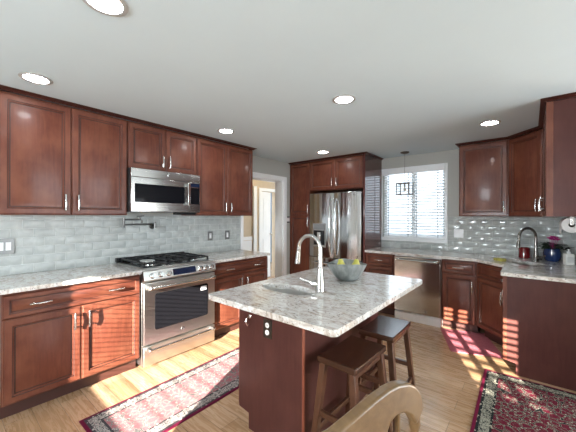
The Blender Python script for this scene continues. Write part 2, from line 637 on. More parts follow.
# hallway beyond the doorway
HX = -4.62
struct(MB().box(HX - 0.12, HX, 2.3, 4.64, 0, 2.36).box(HX - 0.12, HX, 4.64, 5.13, 1.97, 2.36).box(HX - 0.12, HX, 5.13, 7.0, 0, 2.36), 'wall_hall', HALLP)
struct(MB().box(HX - 0.12, XL - WT, 2.3, 2.42, 0, 2.36).box(HX - 0.12, XL - WT, 6.6, 6.72, 0, 2.36), 'wall_hall_end', HALLP)
struct(MB().box(HX - 1.6, XL - WT, 2.3, 7.0, 2.36, 2.46), 'ceiling_hall', CEILP)
struct(MB().box(HX - 1.6, HX - 1.5, 2.3, 7.0, 0, 2.36).box(HX - 1.5, HX - 0.12, 6.6, 6.7, 0, 2.36), 'wall_bedroom', BEDP)
struct(MB().box(HX + 0.001, HX + 0.026, 2.45, 4.36, 0.90, 0.975).box(HX + 0.001, HX + 0.012, 2.45, 4.36, 0.0, 0.89), 'trim_1', TRIM)
struct(MB().box(HX + 0.001, HX + 0.022, 4.57, 4.64, 0, 2.04).box(HX + 0.001, HX + 0.022, 5.13, 5.20, 0, 2.04)
       .box(HX + 0.001, HX + 0.022, 4.64, 5.13, 1.97, 2.04), 'trim_2', TRIM, bevel=0.003)
struct(MB().box(HX + 0.001, HX + 0.045, 4.385, 4.475, 0, 2.06), 'trim_4', TRIM, bevel=0.003)
d1 = struct(MB().box(0, 0.345, -0.035, 0, 0.01, 1.96), 'door_1', TRIM, loc=(HX - 0.03, 4.65, 0), rot=(0, 0, PI / 2 + 0.12), bevel=0.003)
for z0, z1 in ((0.2, 0.9), (1.05, 1.8)):
    MB().panel(0.06, 0.285, z0, z1, -0.036, [(0, 0), (0, 0.006), (0.02, 0.002), (0.05, 0.006)]).build('door_panel', TRIM, d1)
MB().lathe([(0.012, 0), (0.012, 0.03), (0.027, 0.045), (0.027, 0.06), (0.012, 0.068)], (0.315, -0.035, 1.0), 16, RX90).build('door_knob', NICKEL, d1)
hl = empty('hall_light', (-4.05, 4.3, 2.36), 0, 'small warm ceiling light in the hallway beyond the doorway', 'light')
MB().lathe([(0.09, 0), (0.09, -0.02), (0.07, -0.025)], seg=24).build('base', WHITE, hl)
MB().lathe([(0.075, -0.025), (0.085, -0.06), (0.05, -0.09), (0.01, -0.10)], seg=24).build('shade', emis('hall_lamp_glow', (1.0, 0.78, 0.5), 22), hl)
bw = portal('daylight_blue_room', (HX - 1.0, 6.55, 1.4), (-PI / 2, 0, 0), 0.9, 1.2, 16, (0.75, 0.87, 1.0))

# doorway casing (kitchen side) and jamb lining
cs = MB()
cx0, cx1 = XL + 0.001, XL + 0.02
cs.box(cx0, cx1, DO0 - 0.05, DO0, 0, DOZ + 0.075).box(cx0, cx1, DO1, DO1 + 0.078, 0, DOZ + 0.075).box(cx0, cx1, DO0, DO1, DOZ, DOZ + 0.075)
cs.box(XL - WT - 0.001, XL, DO0 - 0.001, DO0 + 0.014, 0, DOZ).box(XL - WT - 0.001, XL, DO1 - 0.014, DO1 + 0.001, 0, DOZ).box(XL - WT - 0.001, XL, DO0, DO1, DOZ - 0.014, DOZ)
struct(cs, 'trim_3', TRIM, bevel=0.003)
# skirting by the pantry
struct(MB().box(XL + 0.001, XL + 0.014, DO1 + 0.08, 4.10, 0, 0.10), 'baseboard_left', TRIM)

# ------------------------------------------------------------------ window_1 with glass; blind is a thing of its own
w1 = empty('window_1', (0, 0, 0))
w1['kind'] = 'structure'
fy0, fy1 = YB - 0.018, YB - 0.001
MB().box(WX0 - 0.016, WX0, fy0, fy1, WZ0 - 0.0, WZ1 + 0.020).box(WX1, WX1 + 0.030, fy0, fy1, WZ0 - 0.040, WZ1 + 0.020) \
    .box(WX0, WX1, fy0, fy1, WZ1, WZ1 + 0.020).box(WX0 - 0.016, WX1, fy0, fy1, WZ0 - 0.040, WZ0).build('window_casing', TRIM, w1, 0.003)
wxm = (WX0 + WX1) / 2
fr = MB()
for a, b in ((WX0, WX0 + 0.045), (wxm - 0.03, wxm + 0.03), (WX1 - 0.045, WX1)):
    fr.box(a, b, YB + 0.07, YB + 0.13, WZ0, WZ1)
for a, b in ((WX0 + 0.045, wxm - 0.03), (wxm + 0.03, WX1 - 0.045)):
    for z0, z1 in ((WZ0, WZ0 + 0.05), (WZ1 - 0.05, WZ1)):
        fr.box(a, b, YB + 0.07, YB + 0.13, z0, z1)
fr.build('window_frame', TRIM, w1, 0.003)
for a, b in ((WX0 + 0.045, wxm - 0.03), (wxm + 0.03, WX1 - 0.045)):
    MB().box(a, b, YB + 0.098, YB + 0.102, WZ0 + 0.05, WZ1 - 0.05).build('window_pane', GLASS, w1)
MB().box(WX0, WX1, YB - 0.03, YB + 0.07, WZ0 - 0.001, WZ0 + 0.014).build('window_sill', TRIM, w1, 0.004)
wb = empty('window_blind', (0, 0, 0), 0, 'white wood blind with horizontal slats in the kitchen window', 'blind')
slats(WX0 + 0.012, WX1 - 0.012, WZ0 + 0.045, WZ1 - 0.075, 0.0425, 0.050, 0.40, YB + 0.03, 0.0028).build('slat_panel', BLIND, wb)
MB().box(WX0 + 0.006, WX1 - 0.006, YB - 0.026, YB - 0.014, WZ1 - 0.085, WZ1 + 0.002).box(WX0 + 0.006, WX0 + 0.018, YB - 0.014, YB + 0.05, WZ1 - 0.085, WZ1 + 0.002) \
    .box(WX1 - 0.018, WX1 - 0.006, YB - 0.014, YB + 0.05, WZ1 - 0.085, WZ1 + 0.002).build('valance', TRIM, wb, 0.003)
MB().box(WX0 + 0.012, WX1 - 0.012, YB + 0.008, YB + 0.052, WZ0 + 0.018, WZ0 + 0.036).build('bottom_rail', TRIM, wb, 0.003)
for x in (WX0 + 0.10, wxm - 0.06, wxm + 0.07, WX1 - 0.10):
    MB().box(x - 0.006, x + 0.006, YB + 0.002, YB + 0.004, WZ0 + 0.03, WZ1 - 0.08).build('ladder_tape', plain('blind_tape', (0.55, 0.58, 0.6), 0.8), wb)
MB().tube([(WX1 - 0.07, YB - 0.012, WZ1 - 0.09), (WX1 - 0.07, YB - 0.010, WZ0 + 0.35)], 0.003, 6).build('tilt_wand', WHITE, wb)


# ------------------------------------------------------------------ tiled backsplashes
def backsplash(L, z0, z1, relief, tw=0.152, th=0.0765):
    """pillowed running-bond tiles in a local frame: x along the wall, -y out of it"""
    body, grid = MB().box(0, L, -0.004, -0.0005, z0, z1), MB()
    rnd = random.Random(int(L * 1000))
    nr = int(math.ceil((z1 - z0) / th))
    for r in range(nr):
        a0 = z0 + r * th
        a1 = min(a0 + th, z1)
        if a1 - a0 < 0.01:
            continue
        x = -tw * 0.5 if r % 2 else 0.0
        while x < L:
            p0, p1 = max(0, x), min(L, x + tw)
            x += tw
            if p1 - p0 < 0.012:
                continue
            g = 0.0015
            p0 += g
            p1 -= g
            b0, b1 = a0 + g, a1 - g
            ph = rnd.uniform(0.2, 0.8)
            tlt = rnd.uniform(-1, 1) * 0.0012
            us, vs_ = (0, 0.07, max(0.1, ph - 0.16), ph, min(0.9, ph + 0.16), 0.93, 1), (0, 0.14, 0.5, 0.86, 1)
            pts, fs = [], []
            for j, vv in enumerate(vs_):
                for i, uu in enumerate(us):
                    if i in (0, 6) or j in (0, 4):
                        d = 0.0048
                    else:
                        s = math.exp(-((uu - ph) ** 2) / 0.03)
                        d = 0.0078 + relief * s * (1 if j == 2 else 0.4) + tlt * 0.7 * (uu - 0.5) * 2 + 0.0010 * (vv - 0.5)
                    pts.append((p0 + (p1 - p0) * uu, -d, b0 + (b1 - b0) * vv))
            for j in range(4):
                for i in range(6):
                    a = j * 7 + i
                    fs.append((a, a + 1, a + 8, a + 7))
            grid.add(pts, fs)
    return body, grid


def make_backsplash(loc, rz, spans, label, relief):
    root = empty('backsplash', loc, rz, label, 'backsplash')
    bb, gg = MB(), MB()
    for x0, x1, z0, z1 in spans:
        b, g = backsplash(x1 - x0, z0, z1, relief)
        T = Matrix.Translation((x0, 0, 0))
        bb.add(b.v, b.f, T)
        gg.add(g.v, g.f, T)
    bb.build('grout_bed', GROUT, root)
    gg.build('tile_field', TILE if relief < 0.002 else TILE_GLOSS, root, angle=50)
    root['kind'] = 'structure'
    return root


UB = 1.418      # underside of the wall cabinets
CT0, CT1 = 0.884, 0.916
make_backsplash((XL, -0.2, 0), PI / 2, [(0.0, 3.134, CT1 + 0.001, UB - 0.002)], 'pale grey subway tile backsplash behind the range', 0.0007)
make_backsplash((0, YB, 0), 0, [(-1.893, WX1 + 0.033, CT1 + 0.001, WZ0 - 0.042), (WX1 + 0.033, XR - 0.010, CT1 + 0.001, UB - 0.002)],
                'pale grey subway tile backsplash below and beside the window', 0.0034)
make_backsplash((XR, YB - 0.011, 0), -PI / 2, [(0, YB - 0.011 - 3.17, CT1 + 0.001, UB - 0.002)], 'grey subway tile backsplash behind the paper towel roll', 0.0034)


# ================================================================== CABINETS
PROF = [(0, 0), (0, 0.016), (0.006, 0.0195), (0.008, 0.0195), (0.011, 0.022), (0.046, 0.022), (0.0495, 0.0165), (0.055, 0.0155), (0.060, 0.0065), (0.066, 0.0065), (0.096, 0.0155)]


def door_front(x0, x1, z0, z1, y, prof=PROF):
    k = min(1.0, min(x1 - x0, z1 - z0) * 0.40 / prof[-1][0])
    return DoorMB().panel(x0, x1, z0, z1, y, [(a * k, d) for a, d in prof])


class DoorMB(MB):
    # the finish is glazed: dark pinstripe lines fill the grooves of the moulding
    def build(self, name, mat, parent=None, **kw):
        o = MB.build(self, name, mat, parent, **kw)
        o.data.materials.append(GLAZE)
        for ring in (2, 5, 8):
            for i in range(4):
                f = ring * 4 + i
                if f < len(o.data.polygons):
                    o.data.polygons[f].material_index = 1
        return o


def bar_handle(parent, x, z, y, length, vertical, mat=None):
    m = MB()
    h = length / 2
    A = (lambda s, o: (x, y - o, z + s)) if vertical else (lambda s, o: (x + s, y - o, z))
    m.tube([A(-h, 0.026), A(-h * 0.5, 0.031), A(0, 0.033), A(h * 0.5, 0.031), A(h, 0.026)], [0.0062, 0.0068, 0.007, 0.0068, 0.0062], 10)
    for s in (-h * 0.72, h * 0.72):
        m.tube([A(s, 0.0), A(s, 0.030)], [0.007, 0.005], 8)
    o = m.build('handle', mat or NICKEL, parent)
    o['label'] = 'satin nickel bar handle'
    return o


def add_door(root, x0, x1, z0, z1, y, handle=None, mat=None, hl=0.128):
    d = door_front(x0, x1, z0, z1, y).build('door', mat or CHERRY, root)
    if handle:
        bar_handle(d, handle[0], handle[1], y - 0.021, hl, True)
    return d


def add_drawer(root, x0, x1, z0, z1, y, xs=(), hl=0.115):
    d = door_front(x0, x1, z0, z1, y).build('drawer', CHERRY_H, root)
    for x in xs:
        bar_handle(d, x, (z0 + z1) / 2, y - 0.021, hl, False)
    return d


FY = -0.612       # face of a base carcass
G = 0.002


def base_cabinet(loc, rz, w, label, hollow=False):
    r = empty('base_cabinet', loc, rz, label, 'cabinet', None)
    if hollow:
        m = MB().box(0, w, FY, FY + 0.02, 0.115, 0.882).box(0, 0.018, FY + 0.02, -0.014, 0.115, 0.882).box(w - 0.018, w, FY + 0.02, -0.014, 0.115, 0.882)
        m.box(0.018, w - 0.018, FY + 0.02, -0.014, 0.115, 0.135)
    else:
        m = MB().box(0, w, FY, -0.014, 0.115, 0.882)
    m.build('carcass', CHERRY, r)
    MB().box(0.001, w - 0.001, FY + 0.075, -0.02, 0.0, 0.1145).build('toe_kick', TOE, r)
    return r


DZ = 0.705       # split between drawer row and doors
# --- left run, facing +x (local x -> world +y)
LW = XL + 0.0
b = base_cabinet((LW, 0.293, 0), PI / 2, 0.907, 'two-door cherry base cabinet with one wide drawer, left of the range')
add_drawer(b, 0.004, 0.903, DZ + 0.004, 0.868, FY, (0.20, 0.70), 0.125)
add_door(b, 0.004, 0.452, 0.122, DZ - 0.003, FY, (0.405, DZ - 0.11))
add_door(b, 0.455, 0.903, 0.122, DZ - 0.003, FY, (0.50, DZ - 0.11))
b = base_cabinet((LW, 1.996, 0), PI / 2, 0.884, 'two-door cherry base cabinet with wide drawer between range and doorway')
add_drawer(b, 0.004, 0.880, DZ + 0.004, 0.868, FY, (0.22, 0.66), 0.115)
add_door(b, 0.004, 0.4405, 0.122, DZ - 0.003, FY, (0.395, DZ - 0.11))
add_door(b, 0.4435, 0.880, 0.122, DZ - 0.003, FY, (0.49, DZ - 0.11))

UY = -0.325


def wall_cabinet(loc, rz, w, z0, z1, label, name='wall_cabinet', y1=-0.002):
    r = empty(name, loc, rz, label, 'cabinet')
    MB().box(0, w, UY, y1, z0, z1).build('carcass', CHERRY, r)
    return r


UT = 2.343
c = wall_cabinet((LW, 0.300, 0), PI / 2, 0.900, UB, UT, 'tall two-door cherry wall cabinet left of the microwave')
add_door(c, 0.003, 0.4485, UB + 0.003, UT - 0.012, UY, (0.405, UB + 0.105), hl=0.135)
add_door(c, 0.4515, 0.897, UB + 0.003, UT - 0.012, UY, (0.495, UB + 0.105), hl=0.135)
c = wall_cabinet((LW, 1.2025, 0), PI / 2, 0.766, 1.882, UT, 'short two-door cherry wall cabinet above the microwave')
add_door(c, 0.003, 0.3815, 1.886, UT - 0.012, UY, (0.345, 1.985), hl=0.12)
add_door(c, 0.3845, 0.763, 1.886, UT - 0.012, UY, (0.421, 1.985), hl=0.12)
c = wall_cabinet((LW, 1.971, 0), PI / 2, 0.899, UB, UT, 'tall two-door cherry wall cabinet between microwave and doorway')
add_door(c, 0.003, 0.448, UB + 0.003, UT - 0.012, UY, (0.405, UB + 0.105), hl=0.12)
add_door(c, 0.451, 0.896, UB + 0.003, UT - 0.012, UY, (0.494, UB + 0.105), hl=0.12)


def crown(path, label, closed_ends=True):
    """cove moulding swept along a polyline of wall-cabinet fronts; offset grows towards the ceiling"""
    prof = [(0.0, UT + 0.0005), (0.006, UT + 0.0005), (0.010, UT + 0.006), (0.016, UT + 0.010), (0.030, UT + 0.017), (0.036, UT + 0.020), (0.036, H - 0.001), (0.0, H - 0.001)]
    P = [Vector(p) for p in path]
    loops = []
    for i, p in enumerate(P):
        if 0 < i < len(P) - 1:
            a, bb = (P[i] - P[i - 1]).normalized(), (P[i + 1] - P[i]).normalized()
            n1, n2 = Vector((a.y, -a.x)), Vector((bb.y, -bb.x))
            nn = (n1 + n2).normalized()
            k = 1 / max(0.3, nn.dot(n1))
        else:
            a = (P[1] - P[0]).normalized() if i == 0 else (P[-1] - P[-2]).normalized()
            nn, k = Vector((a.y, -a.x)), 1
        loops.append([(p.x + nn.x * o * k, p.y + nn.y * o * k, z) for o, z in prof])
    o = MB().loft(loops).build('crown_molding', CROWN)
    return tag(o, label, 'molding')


ux = XL - UY + 0.0215
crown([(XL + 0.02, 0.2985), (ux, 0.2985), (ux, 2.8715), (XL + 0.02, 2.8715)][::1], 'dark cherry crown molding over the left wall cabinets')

# --- pantry, fridge surround, facing the photographer
PF = -0.610
p = empty('pantry_cabinet', (-3.359, YB, 0), 0, 'tall narrow cherry pantry cabinet between doorway and refrigerator', 'cabinet')
MB().box(0, 0.447, PF, -0.002, 0.115, UT).build('carcass', CHERRY, p)
MB().box(0.002, 0.445, PF + 0.07, -0.004, 0, 0.1145).build('toe_kick', TOE, p)
add_door(p, 0.024, 0.444, 1.434, UT - 0.012, PF, (0.425, 1.535), hl=0.15)
add_door(p, 0.024, 0.444, 0.122, 1.428, PF, (0.425, 1.32), hl=0.17)
c = empty('fridge_top_cabinet', (-2.909, YB, 0), 0, 'short two-door cherry cabinet above the refrigerator', 'cabinet')
MB().box(0, 0.976, PF, -0.002, 1.84, UT).build('carcass', CHERRY, c)
add_door(c, 0.004, 0.4865, 1.852, UT - 0.012, PF, (0.448, 1.965), hl=0.13)
add_door(c, 0.4895, 0.972, 1.852, UT - 0.012, PF, (0.530, 1.965), hl=0.13)
o = MB().box(-1.930, -1.897, YB - 0.635, YB - 0.002, 0, UT).build('side_panel', CHERRY_GLOSS, bevel=0.002)
tag(o, 'tall cherry end panel closing the right side of the refrigerator', 'panel')
py = YB - 0.635
crown([(-3.355, py), (-1.8965, py), (-1.8965, YB - 0.004)], 'dark cherry crown molding over pantry and refrigerator cabinets')

# --- window run
BX = 0.0
b = base_cabinet((-1.894, YB, 0), 0, 0.434, 'narrow cherry drawer cabinet between refrigerator and dishwasher')
add_drawer(b, 0.028, 0.406, 0.705, 0.868, FY, (0.217,), 0.11)
add_drawer(b, 0.028, 0.406, 0.418, 0.699, FY, (0.217,), 0.11)
add_drawer(b, 0.028, 0.406, 0.122, 0.412, FY, (0.217,), 0.11)
b = base_cabinet((-0.866, YB, 0), 0, 0.384, 'cherry base cabinet with drawer and single door right of the dishwasher')
add_drawer(b, 0.010, 0.372, DZ + 0.006, 0.868, FY, (0.19,), 0.115)
add_door(b, 0.010, 0.372, 0.122, DZ - 0.002, FY, (0.335, DZ - 0.14), hl=0.14)
# diagonal corner sink base
A = Vector((-0.4805, YB + FY))            # left end of the diagonal face
B = Vector((XR + FY, YB - 0.9255))        # right end
dl = (B - A).length
ang = math.atan2(B.y - A.y, B.x - A.x)
b = empty('corner_sink_cabinet', (A.x, A.y, 0), ang, 'diagonal cherry corner cabinet under the corner sink', 'cabinet')
inv = (Matrix.Translation((A.x, A.y, 0)) @ Matrix.Rotation(ang, 4, 'Z')).inverted()


def loc2(pts):
    return [tuple((inv @ Vector((x, y, 0))).xy) for x, y in pts]


rim = [(A.x, A.y), (A.x, YB - 0.014), (XR - 0.014, YB - 0.014), (XR - 0.014, B.y), (B.x, B.y)]
cm = MB().box(0.002, dl - 0.002, 0.0, 0.02, 0.115, 0.882)
for i in range(4):
    (x0, y0), (x1, y1) = rim[i], rim[i + 1]
    e = Vector((x1 - x0, y1 - y0)).normalized()
    nrm = Vector((e.y, -e.x)) * 0.018
    cm.prism(loc2([(x0, y0), (x1, y1), (x1 + nrm.x, y1 + nrm.y), (x0 + nrm.x, y0 + nrm.y)]), 0.135, 0.882)
cm.prism(loc2(rim), 0.115, 0.135)
cm.build('carcass', CHERRY, b)
MB().box(0.03, dl - 0.03, 0.07, 0.09, 0, 0.1145).build('toe_kick', TOE, b)
add_drawer(b, 0.012, dl - 0.012, DZ + 0.006, 0.868, 0.0, ())
add_door(b, 0.012, dl - 0.012, 0.122, DZ - 0.002, 0.0, (dl - 0.05, DZ - 0.16), hl=0.14)
# end cabinet of the right run
RY1 = B.y - 0.002
RY0 = 3.338
b = base_cabinet((XR, RY1, 0), -PI / 2, RY1 - RY0, 'cherry base cabinet facing left at the end of the sink counter')
add_drawer(b, 0.03, RY1 - RY0 - 0.01, DZ + 0.004, 0.868, FY, (0.23,), 0.115)
add_door(b, 0.03, RY1 - RY0 - 0.01, 0.122, DZ - 0.003, FY, (0.08, DZ - 0.11))
EPX = XR - 0.636
o = MB()
o.prism([(EPX, 0.118), (EPX + 0.095, 0.10), (EPX + 0.095, 0.0), (XR + 0.14, 0.0), (XR + 0.14, 0.882), (EPX, 0.882)], 0, 0.018, Matrix.Translation((0, RY0 - 0.001, 0)) @ RX90)
ep = empty('end_panel', (0, 0, 0), 0, 'wide plain cherry end panel of the sink counter beside the right rug', 'panel')
o.build('panel', CHERRY_PLAIN, ep, bevel=0.0015)
MB().box(EPX + 0.0, EPX + 0.030, RY0 - 0.026, RY0 - 0.0195, 0.118, 0.882).build('edge_strip', CHERRY, ep, bevel=0.002)

# upper corner
UR1 = 4.383
c = wall_cabinet((-0.722, YB, 0), 0, 0.520, UB, UT, 'single-door cherry wall cabinet right of the window')
add_door(c, 0.004, 0.512, UB + 0.003, UT - 0.012, UY, (0.475, UB + 0.12), hl=0.13)
UA, UBp = Vector((-0.2000, YB + UY)), Vector((XR + UY, 4.070))
du = (UBp - UA).length
au = math.atan2(UBp.y - UA.y, UBp.x - UA.x)
c = empty('corner_wall_cabinet', (UA.x, UA.y, 0), au, 'diagonal single-door cherry wall cabinet in the corner above the sink', 'cabinet')
inv = (Matrix.Translation((UA.x, UA.y, 0)) @ Matrix.Rotation(au, 4, 'Z')).inverted()
MB().prism(loc2([(UA.x, UA.y), (UBp.x, UBp.y), (XR - 0.002, UBp.y), (XR - 0.002, YB - 0.002), (UA.x, YB - 0.002)]), UB, UT).build('carcass', CHERRY, c)
add_door(c, 0.018, du - 0.018, UB + 0.003, UT - 0.012, 0.0, (du - 0.06, UB + 0.12), hl=0.13)
UW = 4.067 - 3.172
c = wall_cabinet((XR, 4.068, 0), -PI / 2, UW, UB, UT, 'tall cherry wall cabinet at the right edge above the paper towels')
add_door(c, 0.02, UW / 2 - 0.0015, UB + 0.003, UT - 0.012, UY, (0.06, UB + 0.12), hl=0.13)
add_door(c, UW / 2 + 0.0015, UW - 0.003, UB + 0.003, UT - 0.012, UY, (UW / 2 + 0.05, UB + 0.12), hl=0.13)
o = MB().box(UW + 0.0005, UW + 0.012, UY - 0.022, -0.002, UB, UT).build('side_panel', CHERRY_PLAIN, c)
MB().box(UW + 0.012, UW + 0.018, UY - 0.022, UY + 0.022, UB, UT).build('edge_strip', CHERRY, o, bevel=0.002)
cyy = YB + UY - 0.0215
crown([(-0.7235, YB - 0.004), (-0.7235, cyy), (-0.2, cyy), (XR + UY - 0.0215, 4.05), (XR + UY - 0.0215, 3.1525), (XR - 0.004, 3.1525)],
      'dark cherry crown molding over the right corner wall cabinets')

# ================================================================== COUNTERS
cf = XL + 0.652
o = MB().prism(rounded([(XL + 0.012, -0.2), (cf, -0.2), (cf, 1.2035), (XL + 0.012, 1.2035)], [0, 0, 0.004, 0]), CT0, CT1).build('countertop', GRANITE, bevel=0.005, seg=3)
tag(o, 'pale granite countertop left of the range under the tall cabinet', 'countertop')
o = MB().prism(rounded([(XL + 0.012, 1.9935), (cf, 1.9935), (cf, 2.905), (XL + 0.012, 2.905)], [0, 0.004, 0.012, 0]), CT0, CT1).build('countertop', GRANITE, bevel=0.005, seg=3)
tag(o, 'pale granite countertop between range and doorway', 'countertop')
fyc = YB - 0.652
SKX, SKY = -0.085, 4.146       # corner sink centre
hole = [tuple((Matrix.Rotation(-PI / 4, 2) @ Vector(q)) + Vector((SKX - 0.03, SKY))) for q in rounded([(-0.23, -0.14), (0.23, -0.14), (0.23, 0.14), (-0.23, 0.14)], 0.05, 4)]
SC0 = Vector((SKX - 0.03, SKY))
outer = rounded([(-1.894, YB - 0.012), (-1.894, fyc), (-0.50, fyc), (XR - 0.652, 3.785), (XR - 0.652, 3.262), (XR + 0.15, 3.262), (XR + 0.15, 3.16), (XR - 0.012, 3.16), (XR - 0.012, YB - 0.012)],
                [0, 0.006, 0, 0, 0.02, 0, 0, 0, 0], 4)
outer = rounded([(-1.894, YB - 0.012), (-1.894, fyc), (-0.50, fyc), (XR - 0.652, 3.785), (XR - 0.652, 3.262), (XR - 0.012, 3.262), (XR - 0.012, YB - 0.012)],
                [0, 0.006, 0, 0, 0.02, 0, 0], 4)
o = slab_with_hole(outer, hole, CT0, CT1).build('countertop', GRANITE, bevel=0.004, seg=2)
tag(o, 'granite countertop under the window turning round the corner sink', 'countertop')

# corner sink
TS = Matrix.Translation((SC0.x, SC0.y, 0)) @ Matrix.Rotation(-PI / 4, 4, 'Z')


def basin(loops_xy, zs, name, parent, mat):
    lp = [[(x, y, z) for x, y in L] for L, z in zip(loops_xy, zs)]
    return MB().loft(lp, False, True).build(name, mat, parent)


ck = empty('corner_sink', (SC0.x, SC0.y, 0), -PI / 4, 'rectangular undermount steel sink set diagonally in the corner counter', 'sink')


def rr(a, bq, r):
    return rounded([(-a, -bq), (a, -bq), (a, bq), (-a, bq)], r, 4)


basin([rr(0.245, 0.155, 0.06), rr(0.235, 0.145, 0.05), rr(0.228, 0.138, 0.05), rr(0.21, 0.12, 0.05), rr(0.03, 0.03, 0.01)], [0.8825, 0.8825, 0.75, 0.70, 0.695], 'basin', ck, STEEL)
MB().lathe([(0.04, 0.697), (0.04, 0.702), (0.028, 0.700)], seg=20).build('drain', CHROME, ck)


# ================================================================== RANGE (local frame: x along the wall, -y to the room)
r = empty('gas_range', (XL, 1.2085, 0), PI / 2, 'stainless slide-in gas range on the left wall', 'range')
r['label'] = 'stainless steel slide-in gas range with five burners on the left wall'
RW = 0.780
MB().box(0.004, RW - 0.004, -0.625, -0.02, 0.035, 0.905).build('body', STEEL, r, 0.002)
for x in (0.05, RW - 0.05):
    for y in (-0.57, -0.10):
        MB().lathe([(0.018, 0.0), (0.018, 0.015), (0.012, 0.0345)], (x, y, 0), 12).build('foot', BLACK, r)
MB().box(0.0, RW, -0.655, -0.03, 0.906, 0.924).build('cooktop', STEEL, r, 0.004)
MB().box(0.03, RW - 0.03, -0.600, -0.06, 0.9245, 0.928).build('burner_pan', STEEL_M, r, 0.002)
MB().box(0.0, RW, -0.058, -0.014, 0.9245, 0.972).build('back_guard', BLACK, r, 0.006)
# control panel: slanted fascia
cp = MB().loft([[(x, -0.628, 0.800), (x, -0.668, 0.806), (x, -0.690, 0.824), (x, -0.668, 0.905), (x, -0.655, 0.905), (x, -0.628, 0.905)] for x in (0.0, RW)]).build('control_panel', STEEL, r, 0.002)
nrm = Vector((0, -0.965, 0.262))
tiltM = Matrix.Rotation(math.radians(75), 4, 'X')          # lathe z axis -> out of the slanted fascia


def on_panel(x, t, off):
    """point on the slanted fascia: t = 0 bottom .. 1 top"""
    return Vector((x, -0.690 + 0.022 * t, 0.824 + 0.081 * t)) + nrm * off


kn = MB().lathe([(0.027, 0.0), (0.027, 0.006), (0.021, 0.008), (0.020, 0.030), (0.017, 0.034), (0.004, 0.034)], seg=20)
kn.box(-0.0035, 0.0035, -0.021, 0.021, 0.030, 0.040)
first = None
for x in (0.075, 0.155, 0.235, 0.580, 0.650, 0.718):
    if first is None:
        first = kn.build('knob', CHROME, r)
        k = first
    else:
        k = first.copy()
        COL.objects.link(k)
        k.parent = r
    k.location = on_panel(x, 0.45, 0.0005)
    k.rotation_euler = (math.radians(75), 0, 0)
MB().box(-0.125, 0.125, -0.031, 0.031, 0.0, 0.003).build('display', DISPLAY, cp, 0.001, loc=on_panel(0.405, 0.5, 0.0005), rot=(math.radians(75), 0, 0))
# oven door
od = MB().box(0.004, RW - 0.004, -0.672, -0.6285, 0.232, 0.795).build('oven_door', STEEL, r, 0.006, 3)
MB().prism(rounded([(0.105, 0.350), (RW - 0.095, 0.350), (RW - 0.095, 0.690), (0.105, 0.690)], 0.022, 4), 0, 0.003, Matrix.Translation((0, -0.6722, 0)) @ RX90).build('oven_window', BGLASS, od, 0.001)
MB().box(RW - 0.185, RW - 0.115, -0.6765, -0.6757, 0.625, 0.668).build('sticker', WHITE, od)


def pro_handle(parent, x0, x1, z, y, rad, out):
    m = MB().tube([(x0, y - out, z), (x1, y - out, z)], rad, 14)
    for x in (x0 + 0.012, x1 - 0.012):
        m.box(x - 0.017, x + 0.017, y - out - rad * 0.8, y, z - rad * 1.25, z + rad * 1.25)
    return m.build('handle', NICKEL, parent, 0.004)


pro_handle(od, 0.035, RW - 0.035, 0.752, -0.6722, 0.0135, 0.052)


def emblem(parent, x, y, z, rad=0.017):
    """small round badge with a raised rim and a looped script mark"""
    bd = MB().lathe([(rad, 0), (rad, 0.002), (rad * 0.8, 0.0026)], (x, y, z), 24, RX90).build('badge', CHROME, parent)
    m = MB().ring((x, y - 0.003, z), rad * 0.86, rad * 0.09, RX90, 24, 6)
    for sx in (-0.36, 0.36):
        m.ring((x + sx * rad, y - 0.003, z), rad * 0.30, rad * 0.08, RX90, 14, 6)
    m.build('badge_mark', STEEL_DK, bd)
    return bd


emblem(od, RW * 0.5, -0.6722, 0.287)
wd = MB().box(0.004, RW - 0.004, -0.672, -0.6285, 0.038, 0.218).build('warming_drawer', STEEL, r, 0.006, 3)
pro_handle(wd, 0.035, RW - 0.035, 0.190, -0.6722, 0.011, 0.045)
# burners and cast iron grates
for bx, by, br_ in ((0.16, -0.46, 0.045), (0.16, -0.19, 0.036), (0.39, -0.325, 0.05), (0.62, -0.46, 0.050), (0.62, -0.19, 0.032)):
    q = MB().lathe([(br_ + 0.012, 0.928), (br_ + 0.010, 0.938), (br_ - 0.004, 0.940)], (bx, by, 0), 20).build('burner', CHROME, r)
    MB().lathe([(br_, 0.9405), (br_, 0.948), (br_ * 0.8, 0.951)], (bx, by, 0), 20).build('burner_cap', BLACK, q)
for gx0, gx1 in ((0.035, 0.272), (0.276, 0.504), (0.508, 0.745)):
    g = MB()
    y0, y1, z0, z1 = -0.595, -0.07, 0.955, 0.970
    t = 0.007
    for x in (gx0 + t, gx1 - t):
        g.box(x - t, x + t, y0, y1, z0, z1)
    for y in (y0 + t, (y0 + y1) / 2, y1 - t):
        g.box(gx0, gx1, y - t, y + t, z0, z1)
    cxm = (gx0 + gx1) / 2
    g.box(cxm - t * 0.8, cxm + t * 0.8, y0, y1, z0, z1 + 0.003)
    for yq in (y0 + 0.13, y1 - 0.13):
        g.box(gx0, gx1, yq - t * 0.8, yq + t * 0.8, z0, z1 + 0.003)
    for x in (gx0 + t, gx1 - t):
        for y in (y0 + t, y1 - t, (y0 + y1) / 2):
            g.box(x - t, x + t, y - t, y + t, 0.9285, z0)
    g.build('grate', IRON, r, 0.002)
o = MB().lathe([(0.058, 0), (0.075, 0.006), (0.080, 0.014), (0.075, 0.014), (0.055, 0.006), (0.01, 0.005)], seg=28, sx=1.0, sy=0.8).build('spoon_rest', CHROME, loc=(XL + 0.545, 1.30, 0.9735))
tag(o, 'shiny oval spoon rest on the front left grate of the range', 'spoon rest')

